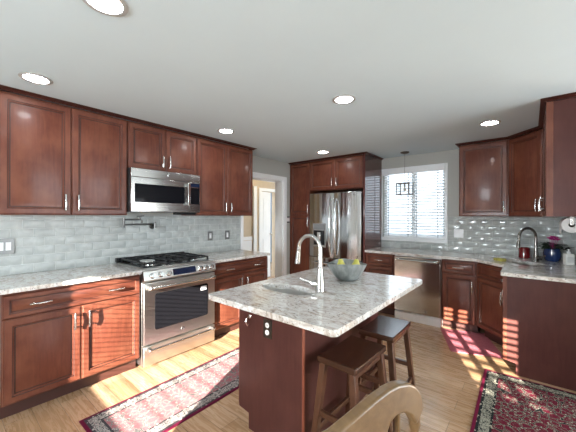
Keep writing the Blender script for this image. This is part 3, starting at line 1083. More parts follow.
# ================================================================== MICROWAVE
mw = empty('microwave', (XL, 1.2045, 0), PI / 2, 'stainless over-the-range microwave with dark window above the range', 'microwave')
MWW = 0.762
z0, z1 = 1.452, 1.880
MB().box(0.0, MWW, -0.385, -0.013, z0, z1).build('body', STEEL_DK, mw, 0.002)
MB().box(0.0, MWW, -0.412, -0.3855, z1 - 0.085, z1 - 0.001).build('vent_fascia', STEEL_M, mw, 0.003)
mdo = MB().box(0.0, 0.620, -0.412, -0.3855, z0 + 0.004, z1 - 0.088).build('door', STEEL_M, mw, 0.003)
MB().box(0.035, 0.565, -0.4150, -0.4123, z0 + 0.095, z1 - 0.150).build('door_window', BGLASS, mdo, 0.001)
hm = MB().box(0.582, 0.612, -0.458, -0.440, z0 + 0.075, z1 - 0.105).box(0.586, 0.608, -0.440, -0.4125, z0 + 0.08, z0 + 0.115).box(0.586, 0.608, -0.440, -0.4125, z1 - 0.145, z1 - 0.11)
hm.build('handle', CHROME, mdo, 0.004, 3)
mcp = MB().box(0.623, MWW, -0.412, -0.3855, z0 + 0.004, z1 - 0.088).build('control_panel', STEEL_M, mw, 0.003)
MB().box(0.632, MWW - 0.012, -0.4145, -0.4123, z1 - 0.140, z1 - 0.100).build('display', DISPLAY, mcp)
MB().box(0.632, MWW - 0.012, -0.4145, -0.4123, z0 + 0.095, z1 - 0.150).build('keypad', BGLASS, mcp)
emblem(mw, 0.38, -0.4122, z1 - 0.034, 0.016)
MB().box(0.50, 0.735, -0.37, -0.28, z0 - 0.026, z0 - 0.0005).build('underside_box', BLACK, mw, 0.003)  # plain black box under the right part of the body

# pot filler
pfm = empty('pot_filler', (XL, 1.60, 1.29), PI / 2, 'folded gunmetal pot filler tap on the tile above the range', 'tap')
MB().lathe([(0.030, 0.009), (0.030, 0.016), (0.014, 0.022), (0.012, 0.085)], (0, 0, 0), 18, RX90).build('wall_flange', GUN, pfm)
MB().tube([(0, -0.08, -0.015), (0, -0.08, 0.055)], 0.013, 12).tube([(0, -0.08, 0.030), (-0.33, -0.08, 0.030)], 0.008, 10).tube([(-0.33, -0.08, 0.0), (-0.33, -0.08, 0.095)], 0.012, 12).build('lower_arm', GUN, pfm)
MB().tube([(-0.33, -0.08, 0.082), (-0.165, -0.085, 0.082), (-0.150, -0.085, 0.070), (-0.150, -0.085, 0.045)], [0.008, 0.008, 0.009, 0.010], 10).build('upper_arm', GUN, pfm)
MB().tube([(-0.165, -0.085, 0.085), (-0.165, -0.085, 0.115)], 0.010, 10).tube([(-0.205, -0.09, 0.118), (-0.125, -0.09, 0.122)], 0.005, 8).build('valve_handle', GUN, pfm)

# ================================================================== REFRIGERATOR
fr_ = empty('refrigerator', (-2.881, YB, 0), 0, 'stainless french-door refrigerator with water dispenser between pantry and end panel', 'refrigerator')
FW = 0.938
MB().box(0.004, FW - 0.004, -0.605, -0.02, 0.03, 1.765).build('body', STEEL_DK, fr_, 0.004)
MB().box(0.02, FW - 0.02, -0.60, -0.10, 0.0, 0.0295).build('base_grille', BLACK, fr_)


def bowed(x0, x1, z0, z1, yb, yf, bow, n=12):
    lp = []
    for i in range(n + 1):
        t = i / n
        x = x0 + (x1 - x0) * t
        b_ = yf - bow * (1 - (2 * t - 1) ** 2)
        lp.append([(x, yb, z0), (x, b_, z0), (x, b_, z1), (x, yb, z1)])
    return MB().loft(lp)


fd = []
for x0, x1 in ((0.0, FW / 2 - 0.003), (FW / 2 + 0.003, FW)):
    fd.append(bowed(x0, x1, 0.745, 1.790, -0.608, -0.664, 0.026).build('door', STEEL_V, fr_, 0.006, 3))


def bow_handle(parent, x, za, zb, y):
    m = MB()
    pts = []
    for i in range(13):
        t = i / 12
        pts.append((x, y - 0.010 - 0.048 * math.sin(PI * t) ** 0.6, za + (zb - za) * t))
    return m.tube(pts, 0.0125, 12).build('handle', CHROME, parent)


bow_handle(fd[0], FW / 2 - 0.048, 0.80, 1.69, -0.676)
bow_handle(fd[1], FW / 2 + 0.048, 0.80, 1.69, -0.676)
fz = bowed(0.0, FW, 0.06, 0.738, -0.608, -0.672, 0.016).build('freezer_drawer', STEEL_V, fr_, 0.006, 3)
MB().tube([(0.10, -0.688, 0.655)] + [(0.10 + (FW - 0.2) * t / 8, -0.735, 0.655) for t in range(1, 8)] + [(FW - 0.10, -0.688, 0.655)], 0.0125, 12).build('handle', CHROME, fz)
dp = MB().box(0.080, 0.335, -0.6905, -0.684, 0.905, 1.300).build('dispenser', plain('dispenser_steel', (0.36, 0.36, 0.36), 0.3, 0.8), fd[0], 0.003)
MB().box(0.095, 0.320, -0.6935, -0.6906, 1.195, 1.285).build('dispenser_display', plain('dispenser_grey', (0.25, 0.26, 0.27), 0.2), dp, 0.001)
MB().box(0.105, 0.310, -0.6935, -0.6906, 0.945, 1.180).build('dispenser_recess', BLACK, dp, 0.001)
MB().box(0.175, 0.240, -0.7060, -0.6936, 1.03, 1.15).build('dispenser_paddle', CHROME, dp, 0.004)
MB().box(0.105, 0.310, -0.710, -0.6906, 0.918, 0.940).build('drip_tray', STEEL, dp, 0.003)
emblem(fd[1], 0.825, -0.6805, 1.745, 0.014)

# ================================================================== DISHWASHER
dw = empty('dishwasher', (-1.4565, YB, 0), 0, 'stainless dishwasher with bar handle under the window counter', 'dishwasher')
DW = 0.587
MB().box(0.0, DW, -0.600, -0.02, 0.105, 0.8815).build('body', WHITE, dw)
dd_ = MB().box(0.002, DW - 0.006, -0.640, -0.6005, 0.125, 0.872).build('door', steel('dishwasher_steel', (0.64, 0.63, 0.62), 0.14, 'Z'), dw, 0.005, 3)
MB().box(DW - 0.0055, DW - 0.0005, -0.640, -0.6005, 0.125, 0.872).build('edge_strip', CHROME, dw)
hd = MB().tube([(0.035, -0.685, 0.828), (0.20, -0.692, 0.828), (0.38, -0.692, 0.828), (DW - 0.04, -0.685, 0.828)], 0.013, 12)
hd.box(0.035, 0.062, -0.69, -0.6402, 0.813, 0.843).box(DW - 0.067, DW - 0.04, -0.69, -0.6402, 0.813, 0.843)
hd.build('handle', NICKEL, dd_, 0.003)
emblem(dd_, 0.405, -0.6402, 0.168, 0.016)
MB().box(0.0, DW, -0.622, -0.03, 0.0, 0.104).build('toe_panel', WHITE, dw, 0.003)

# ================================================================== ISLAND
IX0, IX1, IY0, IY1 = -1.538, -1.000, 1.340, 2.425
isl = empty('kitchen_island', (0, 0, 0), 0, 'freestanding cherry island base under the granite top', 'island')
pn = MB().prism([(IX0, 0.115), (IX0 + 0.018, 0.112), (IX0 + 0.095, 0.103), (IX0 + 0.095, 0.0), (IX1, 0.0), (IX1, 0.882), (IX0, 0.882)], 0, 0.018, Matrix.Translation((0, IY0 + 0.018, 0)) @ RX90)
pn.build('end_panel', CHERRY_PLAIN, isl, 0.0015)
MB().box(IX0, IX0 + 0.018, IY0 + 0.0185, IY1, 0.115, 0.882).box(IX0 + 0.018, IX1 - 0.018, IY1 - 0.018, IY1, 0.0, 0.882).box(IX0 + 0.018, IX1 - 0.018, IY0 + 0.0185, IY1 - 0.018, 0.115, 0.133).build('carcass', CHERRY, isl)
MB().box(IX1 - 0.0175, IX1, IY0 + 0.0185, IY1, 0.0, 0.882).build('back_panel', CHERRY_PLAIN, isl)
MB().box(IX1 + 0.0005, IX1 + 0.012, IY0 - 0.004, IY0 + 0.014, 0.0, 0.882).build('corner_molding', wood('cherry_corner', (0.15, 0.04, 0.02), (0.22, 0.065, 0.035), (0.28, 0.09, 0.05)), isl, 0.003)
MB().box(IX0 + 0.078, IX0 + 0.094, IY0 + 0.0185, IY1 - 0.02, 0, 0.114).build('toe_kick', TOE, isl)
il = IY1 - IY0
RZ = Matrix.Rotation(-PI / 2, 4, 'Z')


def side_door(nm, y0, y1, za, zb, hy, hz, vertical):
    d = door_front(-y1, -y0, za, zb, 0).build(nm, CHERRY, isl, loc=(IX0 - 0.001, 0, 0), rot=(0, 0, -PI / 2))
    bar_handle(d, -hy, hz, -0.021, 0.12, vertical)
    return d


h3 = il / 2
for i in range(2):
    ya, yb_ = IY0 + 0.012 + i * h3, IY0 + (i + 1) * h3 - 0.004
    side_door('drawer', ya, yb_, DZ + 0.004, 0.868, (ya + yb_) / 2, 0.79, False)
    side_door('door', ya, yb_, 0.122, DZ - 0.003, yb_ - 0.05 if i == 0 else ya + 0.05, DZ - 0.11, True)
IC = (-1.285, 1.553)
o = slab_with_hole(rounded([(-1.592, 1.112), (-0.652, 1.112), (-0.652, 2.475), (-1.592, 2.475)], 0.030, 5), ellipse(IC[0], IC[1], 0.22, 0.112, 36, 0.02), CT0, CT1).build('island_countertop', GRANITE, bevel=0.006, seg=3)
tag(o, 'pale speckled granite top of the island with an oval sink cutout', 'countertop')
sk = empty('island_sink', (IC[0], IC[1], 0), 0.02, 'small oval undermount steel prep sink in the island top', 'sink')
basin([ellipse(0, 0, 0.236, 0.128, 36), ellipse(0, 0, 0.226, 0.118, 36), ellipse(0, 0, 0.217, 0.109, 36), ellipse(0, 0, 0.19, 0.09, 36), ellipse(0, 0, 0.03, 0.03, 36)], [0.8825, 0.8825, 0.80, 0.765, 0.76], 'basin', sk, STEEL)
MB().lathe([(0.032, 0.762), (0.032, 0.767), (0.02, 0.765)], seg=20).build('drain', CHROME, sk)


def gooseneck(loc, direction, lever, label, mat, hgt=0.365, reach=0.19):
    f = empty('kitchen_faucet', loc, 0, label, 'faucet')
    dx, dy = direction
    n = math.hypot(dx, dy)
    dx, dy = dx / n, dy / n
    MB().lathe([(0.031, 0.0005), (0.031, 0.008), (0.0285, 0.012), (0.027, 0.075), (0.024, 0.092), (0.020, 0.12), (0.0175, 0.15)], seg=20).build('body', mat, f)
    pts = [(0, 0, 0.11), (0, 0, hgt - reach / 2 - 0.04)]
    R_ = reach / 2
    for k in range(13):
        a = PI * k / 12
        u = R_ - R_ * math.cos(a)
        pts.append((dx * u, dy * u, hgt - R_ + R_ * math.sin(a)))
    pts.append((dx * (reach + 0.004), dy * (reach + 0.004), hgt - R_ - 0.03))
    MB().tube(pts, [0.0170, 0.0145] + [0.0135] * 14, 14).build('neck', mat, f)
    e = Vector((dx * (reach + 0.004), dy * (reach + 0.004), hgt - R_ - 0.03))
    MB().tube([e, e + Vector((dx * 0.006, dy * 0.006, -0.05)), e + Vector((dx * 0.010, dy * 0.010, -0.085))], [0.0150, 0.018, 0.0195], 14).build('spray_head', mat, f)
    lx, ly, lz, ll = lever
    q = Vector((lx, ly, 0)).normalized()
    lv = MB().tube([q * 0.012 + Vector((0, 0, 0.046)), q * 0.056 + Vector((0, 0, 0.046))], [0.022, 0.023], 14)
    lv.tube([q * 0.050 + Vector((0, 0, 0.050)), q * (0.05 + ll * 0.5) + Vector((0, 0, 0.050 + lz * 0.4)), q * (0.05 + ll) + Vector((0, 0, 0.050 + lz))], [0.013, 0.0105, 0.007], 10)
    lv.build('lever', mat, f)
    return f


gooseneck((-1.078, 1.640, CT1), (-1, -0.06), (-0.95, -0.25, 0.02, 0.10), 'tall satin nickel gooseneck faucet beside the island sink', NICKEL, 0.366, 0.168)
gooseneck((0.050, 4.268, CT1), (-0.72, -0.70), (0.75, -0.65, 0.03, 0.05), 'tall dark nickel gooseneck faucet at the corner sink', steel('dark_nickel', (0.24, 0.225, 0.21), 0.2, 'Z'), 0.372, 0.20)

# outlet and hook on the island end
oq = empty('wall_outlet', (-1.268, IY0 - 0.0005, 0.708), 0, 'dark framed electrical outlet on the island end panel', 'outlet')
MB().prism(rounded([(-0.035, -0.058), (0.035, -0.058), (0.035, 0.058), (-0.035, 0.058)], 0.006, 3), 0.0005, 0.006, RX90).build('cover_plate', GUN, oq, 0.001)
for z in (-0.022, 0.022):
    s = MB().lathe([(0.017, 0.0065), (0.017, 0.0085), (0.013, 0.009)], (0, 0, z), 20, RX90).build('socket', WHITE, oq)
    MB().box(-0.007, -0.005, -0.0095, -0.0091, z - 0.004, z + 0.005).box(0.005, 0.007, -0.0095, -0.0091, z - 0.004, z + 0.005).build('slot', BLACK, s)
hk = empty('towel_hook', (-1.432, IY0 - 0.0005, 0.73), 0, 'small nickel double hook on the island end panel beside the outlet', 'hook')
MB().lathe([(0.014, 0.0005), (0.014, 0.004), (0.008, 0.008)], (0, 0, 0.02), 14, RX90).build('mount', NICKEL, hk)
MB().tube([(0, -0.006, 0.02), (0, -0.03, 0.01), (0.004, -0.036, -0.015), (0.006, -0.028, -0.032), (0.006, -0.018, -0.028)], 0.0045, 8) \
    .tube([(0, -0.02, 0.014), (-0.010, -0.032, -0.008), (-0.012, -0.026, -0.022)], 0.004, 8).build('hook', NICKEL, hk)


# bowl of pears
bz = CT1 + 0.0005
GALV = NT('galvanized_metal')
_v = GALV.n('ShaderNodeTexVoronoi', Scale=22)
GALV.l(GALV.coords(), _v.inputs['Vector'])
GALV.color(GALV.ramp(GALV.noise(GALV.coords((1, 1, 0.5)), 18, 4), [(0.3, (0.16, 0.18, 0.175)), (0.55, (0.30, 0.32, 0.31)), (0.75, (0.46, 0.48, 0.47))]))
GALV.set(metal=0.55, rough=0.5)
bo = empty('bowl', (-1.106, 2.066, bz), 0, 'galvanized grey metal bowl with pointed rim on the island', 'bowl')


def squircle(r, z, p, lift, n=40):
    out = []
    for k in range(n):
        t = 2 * PI * k / n
        c, s = abs(math.cos(t)), abs(math.sin(t))
        e = (c ** p + s ** p) ** (-1.0 / p)
        zz = z + lift * math.cos(2 * t)
        a = t + 0.69
        out.append((r * e * math.cos(a), r * e * math.sin(a), zz))
    return out


BL = [squircle(0.055, 0.0, 2, 0), squircle(0.085, 0.018, 2, 0), squircle(0.12, 0.06, 1.8, 0), squircle(0.150, 0.115, 1.5, -0.004), squircle(0.158, 0.135, 1.4, -0.010),
      squircle(0.153, 0.135, 1.4, -0.010), squircle(0.142, 0.110, 1.5, -0.004), squircle(0.112, 0.06, 1.8, 0), squircle(0.078, 0.024, 2, 0), squircle(0.01, 0.012, 2, 0)]
MB().loft(BL).build('vessel', GALV.m, bo)
PEAR = NT('pear_skin')
PEAR.color(PEAR.ramp(PEAR.noise(PEAR.coords(), 14, 4), [(0.35, (0.42, 0.40, 0.06)), (0.6, (0.62, 0.58, 0.14)), (0.75, (0.50, 0.34, 0.08))]))
PEAR.set(rough=0.4)
STEM = plain('stem_brown', (0.05, 0.03, 0.015), 0.8)
PRO = [(0.004, -0.001), (0.02, 0.002), (0.034, 0.018), (0.038, 0.036), (0.034, 0.055), (0.024, 0.075), (0.019, 0.092), (0.014, 0.101), (0.004, 0.103)]


def pear(x, y, z, tx, ty, label):
    q = tag(empty('pear', (x, y, z), 0), label, 'pear', None)
    q.rotation_euler = (tx, ty, 0)
    MB().lathe(PRO, seg=20).build('flesh', PEAR.m, q)
    MB().tube([(0, 0, 0.100), (0.002, 0, 0.115), (0.006, 0.002, 0.130)], [0.003, 0.003, 0.004], 8).build('stem', STEM, q)


pear(-1.148, 2.060, bz + 0.058, 0.05, -0.10, 'yellow-green pear standing left in the grey bowl')
pear(-1.068, 2.130, bz + 0.058, -0.02, 0.12, 'yellow-green pear standing right in the grey bowl')

# ================================================================== STOOLS
def stool(cx, cy, rz, label):
    s = empty('bar_stool', (cx, cy, 0), rz, label, 'stool', None)
    zt = 0.622
    # dished saddle seat: grid
    hx, hy = 0.122, 0.195
    nx, ny = 12, 14
    vs, fs = [], []
    for side in (0, 1):
        for j in range(ny + 1):
            for i in range(nx + 1):
                u, v = -1 + 2 * i / nx, -1 + 2 * j / ny
                z = zt - 0.008 * (1 - v * v) * (1 - 0.3 * u * u) if side else zt - 0.036
                vs.append((u * hx, v * hy, z))
    N = (nx + 1) * (ny + 1)
    for j in range(ny):
        for i in range(nx):
            a = j * (nx + 1) + i
            fs.append((a, a + nx + 1, a + nx + 2, a + 1))
            fs.append((N + a, N + a + 1, N + a + nx + 2, N + a + nx + 1))
    edge = [i for i in range(nx + 1)] + [j * (nx + 1) + nx for j in range(1, ny + 1)] + [ny * (nx + 1) + i for i in range(nx - 1, -1, -1)] + [j * (nx + 1) for j in range(ny - 1, 0, -1)]
    for a, b_ in zip(edge, edge[1:] + edge[:1]):
        fs.append((a, b_, N + b_, N + a))
    m = MB()
    m.add(vs, fs)
    m.build('seat', STOOLW, s, 0.006, 3)
    top, bot = {}, {}
    for sx in (-1, 1):
        for sy in (-1, 1):
            a, b_ = Vector((sx * 0.092, sy * 0.165, zt - 0.0365)), Vector((sx * 0.150, sy * 0.205, 0.0))
            top[sx, sy], bot[sx, sy] = a, b_
            MB().taper(a, b_, (0.019, 0.019), (0.017, 0.017)).build('leg', STOOLV, s, 0.003)

    def at(k, z):
        t = (top[k].z - z) / top[k].z
        return top[k].lerp(bot[k], t)
    for (k1, k2, z) in (((-1, -1), (1, -1), 0.30), ((-1, 1), (1, 1), 0.30), ((-1, -1), (-1, 1), 0.20), ((1, -1), (1, 1), 0.20),
                        ((-1, -1), (-1, 1), 0.565), ((1, -1), (1, 1), 0.565)):
        p0, p1 = at(k1, z), at(k2, z)
        d = (p1 - p0).normalized() * 0.017
        hh = 0.016 if z < 0.5 else 0.018
        MB().taper(p0 + d, p1 - d, (0.010, hh), (0.010, hh), (0, 0, 1)).build('stretcher' if z < 0.5 else 'apron', STOOLV, s, 0.002)
    return s


stool(-0.808, 1.585, -0.03, 'nearer of two dark walnut bar stools at the island')
stool(-0.812, 2.105, 0.02, 'farther dark walnut bar stool with window glare on its seat')

# ================================================================== DINING CHAIR
ch = empty('dining_chair', (-0.297, 0.486, 0), math.atan2(0.951, 0.306), 'light oak dining chair with curved cutout crest, back nearest the camera', 'chair')
# local x = along the back (s), local -y = towards the seat side
half = [(0.002, 1.0), (0.055, 1.012), (0.113, 1.027), (0.161, 1.036), (0.196, 1.036), (0.232, 1.028), (0.259, 1.013), (0.279, 0.990), (0.288, 0.966), (0.287, 0.950), (0.279, 0.938)]
low = [(0.259, 0.920), (0.254, 0.930), (0.240, 0.950), (0.214, 0.966), (0.189, 0.970), (0.168, 0.962), (0.155, 0.941), (0.135, 0.905), (0.100, 0.885), (0.040, 0.880)]
mx = -0.030
full = half + low
left = [(2 * mx - x, z) for x, z in reversed(full)]
poly = full + left
bm_ = MB().prism([(x, z) for x, z in poly], -0.013, 0.013, RX90)
bm_.build('crest_rail', CHAIRW, ch, 0.006, 3)
CHV = wood('light_oak_upright', (0.095, 0.048, 0.018), (0.185, 0.105, 0.045), (0.30, 0.185, 0.09), 0.30, 'Z', 0.4)
for sx in (0.269, 2 * mx - 0.269):
    MB().tube([(sx, 0.0, 0.937), (sx, 0.0, 0.915), (sx, 0, 0.90), (sx, 0.0, 0.75), (sx * 0.98 - 0.001, -0.005, 0.47), (sx, 0.04, 0.0)], [0.012, 0.0135, 0.0095, 0.0115, 0.017, 0.014], 12).build('back_post', CHV, ch)
for x in (0.205, 0.150, 0.070, mx, 2 * mx - 0.070, 2 * mx - 0.150, 2 * mx - 0.205):
    zt = 0.968 if abs(x - mx) > 0.225 else 0.955 if abs(x - mx) > 0.17 else 0.878
    MB().tube([(x, 0, zt), (x, 0, 0.70), (x, -0.01, 0.462)], [0.006, 0.0085, 0.007], 10).build('spindle', CHV, ch)
seat = rounded([(mx - 0.285, 0.02), (mx - 0.255, -0.40), (mx + 0.255, -0.40), (mx + 0.285, 0.02)], 0.05, 5)
MB().prism(seat, 0.425, 0.460).build('seat', CHAIRW, ch, 0.008, 3)
for sx in (-1, 1):
    MB().tube([(mx + sx * 0.215, -0.345, 0.4245), (mx + sx * 0.225, -0.36, 0.25), (mx + sx * 0.235, -0.375, 0.0)], [0.019, 0.022, 0.014], 12).build('leg', CHV, ch)
    MB().tube([(mx + sx * 0.228, -0.350, 0.22), (mx + sx * 0.28, 0.0, 0.22)], 0.010, 10).build('stretcher', CHV, ch)

# ================================================================== RUGS
def rug(loc, rz, w, l, mat, label, name='runner_rug', th=0.008):
    o = MB().box(-w / 2, w / 2, -l / 2, l / 2, 0.0, th).build(name, mat, loc=loc, rot=(0, 0, rz), bevel=0.003)
    return tag(o, label, 'rug')


rug((-2.115, 1.50, 0.0008), 0.02, 0.56, 1.72, rug_material('faded_rose_carpet', 0.28, 0.86, (0.12, 0.008, 0.030), (0.46, 0.43, 0.39), (0.055, 0.05, 0.055), (0.34, 0.045, 0.075), (0.40, 0.13, 0.15), 30, 0.26),
    'cream and faded rose patterned runner rug in front of the range')
rug((0.115, 2.40, 0.0008), 0.02, 0.84, 1.72, rug_material('dark_red_carpet', 0.42, 0.86, (0.13, 0.008, 0.030), (0.34, 0.32, 0.25), (0.015, 0.018, 0.018), (0.110, 0.010, 0.022), (0.060, 0.050, 0.042), 30, 0.0),
    'dark red and black floral rug beside the sink counter end panel')
o = MB().prism(rounded([(-0.24, -0.33), (0.24, -0.33), (0.24, 0.33), (-0.24, 0.33)], 0.012, 3), 0, 0.007)
PINK = NT('rose_mat_weave')
PINK.color(PINK.ramp(PINK.noise(PINK.coords(), 60, 3), [(0.3, (0.38, 0.09, 0.12)), (0.7, (0.48, 0.14, 0.17))]))
PINK.set(rough=0.95)
PINK.bump(PINK.noise(PINK.coords(), 200, 2), 0.4, 0.004)
o = o.build('floor_mat', PINK.m, loc=(-0.530, 3.85, 0.0008), rot=(0, 0, -2.36 + PI / 2 + 1.15), bevel=0.002)
tag(o, 'plain rose red floor mat in front of the corner sink cabinet', 'mat')

# ================================================================== CEILING LAMPS
GLOW = emis('lamp_diffuser', (0.97, 0.985, 1.0), 43.0)
SPOT = [(-2.653, 0.452, 'nearest the left wall cabinet end'), (-1.464, 0.485, 'at the top edge of the photo, left'), (-2.629, 2.085, 'over the aisle by the microwave'),
        (-1.172, 2.129, 'above the island'), (-2.375, 3.684, 'in front of the refrigerator'), (-0.317, 3.597, 'above the corner sink')]
proto = empty('recessed_light', (0, 0, H), 0)
m = MB()
m.lathe([(0.070, -0.0005), (0.093, -0.0005), (0.093, -0.004), (0.084, -0.009), (0.070, -0.007), (0.070, -0.0005)], seg=36, closed=False)
m.build('trim_ring', plain('lamp_trim_grey', (0.42, 0.42, 0.41), 0.4), proto)
MB().lathe([(0.0695, -0.0005), (0.0695, -0.003), (0.03, -0.0035)], seg=36).build('diffuser', GLOW, proto)
for i, (x, y, t) in enumerate(SPOT):
    q = proto if i == 0 else copy_tree(proto)
    q.location = (x, y, H)
    tag(q, 'round white recessed ceiling light ' + t, 'light', 'recessed ceiling lights')

# pendant over the window counter
pd = empty('pendant_lantern', (-1.437, 4.455, H), 0, 'small glass lantern pendant with thin bronze frame before the window', 'pendant light')
BRONZE = plain('dark_bronze', (0.10, 0.075, 0.058), 0.35, 0.6)
MB().lathe([(0.062, -0.0005), (0.062, -0.010), (0.045, -0.020), (0.008, -0.026)], seg=28).build('canopy', BRONZE, pd)
MB().tube([(0, 0, -0.024), (0, 0, -0.440)], 0.0022, 8).build('cord', BRONZE, pd)
lz1, lz0, lw = -0.462, -0.632, 0.092
cg = MB()
for sx in (-1, 1):
    for sy in (-1, 1):
        cg.box(sx * lw - 0.0055, sx * lw + 0.0055, sy * lw - 0.0055, sy * lw + 0.0055, lz0, lz1)
for z in (lz0, lz1):
    for s in (-1, 1):
        cg.box(-lw, lw, s * lw - 0.0055, s * lw + 0.0055, z - 0.005, z + 0.005)
        cg.box(s * lw - 0.0055, s * lw + 0.0055, -lw, lw, z - 0.005, z + 0.005)
cg.box(-lw, lw, -0.004, 0.004, lz1 - 0.003, lz1 + 0.003)
cg.tube([(0, 0, lz1), (0, 0, lz1 + 0.016)], 0.008, 10)
cage = cg.build('cage', BRONZE, pd)
gm = MB()
for s in (-1, 1):
    gm.box(-lw + 0.005, lw - 0.005, s * lw - 0.001, s * lw + 0.001, lz0 + 0.005, lz1 - 0.005)
    gm.box(s * lw - 0.001, s * lw + 0.001, -lw + 0.005, lw - 0.005, lz0 + 0.005, lz1 - 0.005)
gm.build('glass_panels', LGLASS, cage)
sc = MB().tube([(0, 0, lz1 - 0.004), (0, 0, lz1 - 0.05)], 0.013, 12).build('socket', BRONZE, pd)
MB().lathe([(0.010, lz1 - 0.051), (0.016, lz1 - 0.065), (0.024, lz1 - 0.090), (0.020, lz1 - 0.112), (0.006, lz1 - 0.122)], seg=16).build('bulb', plain('clear_bulb', (0.75, 0.72, 0.66), 0.1), sc)


# ================================================================== OUTLETS AND SWITCHES ON THE TILE
def plate(loc, rz, w, h, label, kind, n=1, mat=PLATE, name='wall_outlet', inner=WHITE):
    q = empty(name, loc, rz, label, kind)
    MB().prism(rounded([(-w / 2, -h / 2), (w / 2, -h / 2), (w / 2, h / 2), (-w / 2, h / 2)], 0.006, 3), 0.0, 0.006, RX90).build('cover_plate', mat, q, 0.0015)
    for i in range(n):
        x = (i - (n - 1) / 2) * 0.046
        rk = MB().box(x - 0.0165, x + 0.0165, -0.0085, -0.0062, -0.034, 0.034).build('rocker' if name == 'light_switch' else 'receptacle', inner, q, 0.001)
        if name != 'light_switch':
            mm = MB()
            for z in (-0.018, 0.018):
                mm.box(x - 0.007, x - 0.005, -0.0092, -0.0086, z - 0.004, z + 0.005).box(x + 0.005, x + 0.007, -0.0092, -0.0086, z - 0.004, z + 0.005)
            mm.build('slots', BLACK, rk)
    return q


toff = 0.0125
plate((XL + toff, 0.350, 1.157), PI / 2, 0.166, 0.128, 'wide metal switch plate on the tile at the left edge', 'switch', 3, name='light_switch')
plate((XL + toff, 2.392, 1.143), PI / 2, 0.076, 0.122, 'metal outlet plate on the tile nearer the range', 'outlet')
plate((XL + toff, 2.682, 1.143), PI / 2, 0.076, 0.122, 'metal outlet plate on the tile nearer the doorway', 'outlet')
plate((-0.775, YB - toff, 1.178), 0, 0.118, 0.118, 'white double switch plate on the tile right of the window', 'switch', 2, WHITE, 'light_switch')
sw = plate((XL + 0.001, 4.065, 1.352), PI / 2, 0.072, 0.118, 'small white switch plate with dark edges between doorway and pantry', 'switch', 1, WHITE, 'light_switch')
MB().box(-0.036, 0.036, -0.008, -0.0062, 0.036, 0.056).build('dark_cap', BLACK, sw)
MB().box(-0.036, 0.036, -0.008, -0.0062, -0.056, -0.036).build('dark_cap', BLACK, sw)

# ================================================================== CORNER COUNTER THINGS
# candle jar
cj = empty('candle_jar', (-0.055, 4.560, CT1 + 0.0005), 0, 'dark red glass candle jar behind the corner faucet', 'candle')
RED = plain('red_glass', (0.16, 0.008, 0.010), 0.06, coat=0.6)
MB().lathe([(0.050, 0.0), (0.056, 0.006), (0.057, 0.120), (0.053, 0.128), (0.048, 0.128), (0.048, 0.10), (0.01, 0.10)], seg=28).build('jar', RED, cj)
MB().tube([(0, 0, 0.1005), (0.001, 0, 0.115)], 0.0018, 6).build('wick', BLACK, cj)
# potted plant
pp = empty('potted_cyclamen', (0.192, 4.440, CT1 + 0.0005), 0, 'magenta flowering plant in a glossy blue ceramic pot', 'plant')
pp.scale = (0.88, 0.88, 0.96)
BLUE = plain('cobalt_glaze', (0.010, 0.030, 0.115), 0.08, coat=0.6, var=0.2)
MB().lathe([(0.062, 0.0), (0.080, 0.015), (0.091, 0.06), (0.092, 0.10), (0.084, 0.135), (0.088, 0.148), (0.082, 0.150), (0.076, 0.135), (0.074, 0.125), (0.01, 0.125)], seg=32).build('pot', BLUE, pp)
MB().lathe([(0.073, 0.1255), (0.073, 0.130), (0.01, 0.134)], seg=20).build('soil', plain('potting_soil', (0.03, 0.02, 0.012), 0.95), pp)
lf = MB()
rnd = random.Random(3)


def leaf(m, base, tip, w, droop):
    base, tip = Vector(base), Vector(tip)
    d = tip - base
    s = d.cross(Vector((0, 0, 1))).normalized()
    vs, fs = [], []
    for i in range(7):
        t = i / 6
        p_ = base + d * t + Vector((0, 0, -droop * t * t))
        ww = w * math.sin(PI * min(1, 0.08 + t * 0.92)) ** 0.7
        vs += [p_ - s * ww + Vector((0, 0, 0.005)), p_, p_ + s * ww + Vector((0, 0, 0.005))]
    for i in range(6):
        a = i * 3
        fs += [(a, a + 1, a + 4, a + 3), (a + 1, a + 2, a + 5, a + 4)]
    m.add(vs, fs)


for k in range(46):
    a = rnd.uniform(0, 2 * PI)
    rr_ = rnd.uniform(0.03, 0.065)
    L_ = rnd.uniform(0.07, 0.13)
    b0 = (rr_ * math.cos(a), rr_ * math.sin(a), rnd.uniform(0.145, 0.185))
    leaf(lf, b0, (b0[0] + L_ * math.cos(a + rnd.uniform(-.5, .5)), b0[1] + L_ * math.sin(a + rnd.uniform(-.5, .5)), b0[2] + rnd.uniform(0.0, 0.07)), rnd.uniform(0.020, 0.034), rnd.uniform(0.01, 0.05))
for k in range(14):
    a = rnd.uniform(0, 2 * PI)
    lf.tube([(0.03 * math.cos(a), 0.03 * math.sin(a), 0.130), (0.05 * math.cos(a), 0.05 * math.sin(a), 0.17)], 0.002, 5)
lf.build('foliage', plain('dark_leaf', (0.016, 0.040, 0.014), 0.55, var=0.4), pp)
fl = MB()
for (cx_, cy_, cz_) in ((0.005, -0.01, 0.272), (0.035, 0.005, 0.262), (-0.025, -0.015, 0.258), (0.015, -0.04, 0.246), (0.050, -0.03, 0.244), (-0.01, -0.035, 0.250)):
    for k in range(7):
        a = 2 * PI * k / 7 + cx_ * 50
        leaf(fl, (cx_, cy_, cz_), (cx_ + 0.032 * math.cos(a), cy_ + 0.032 * math.sin(a), cz_ + 0.016), 0.014, -0.004)
    fl.tube([(cx_ * 0.4, cy_ * 0.4, 0.132), (cx_ * 0.8, cy_ * 0.8, 0.21), (cx_, cy_, cz_)], 0.0022, 6)
fl.build('blossoms', plain('magenta_petal', (0.50, 0.02, 0.20), 0.5, var=0.25), pp)
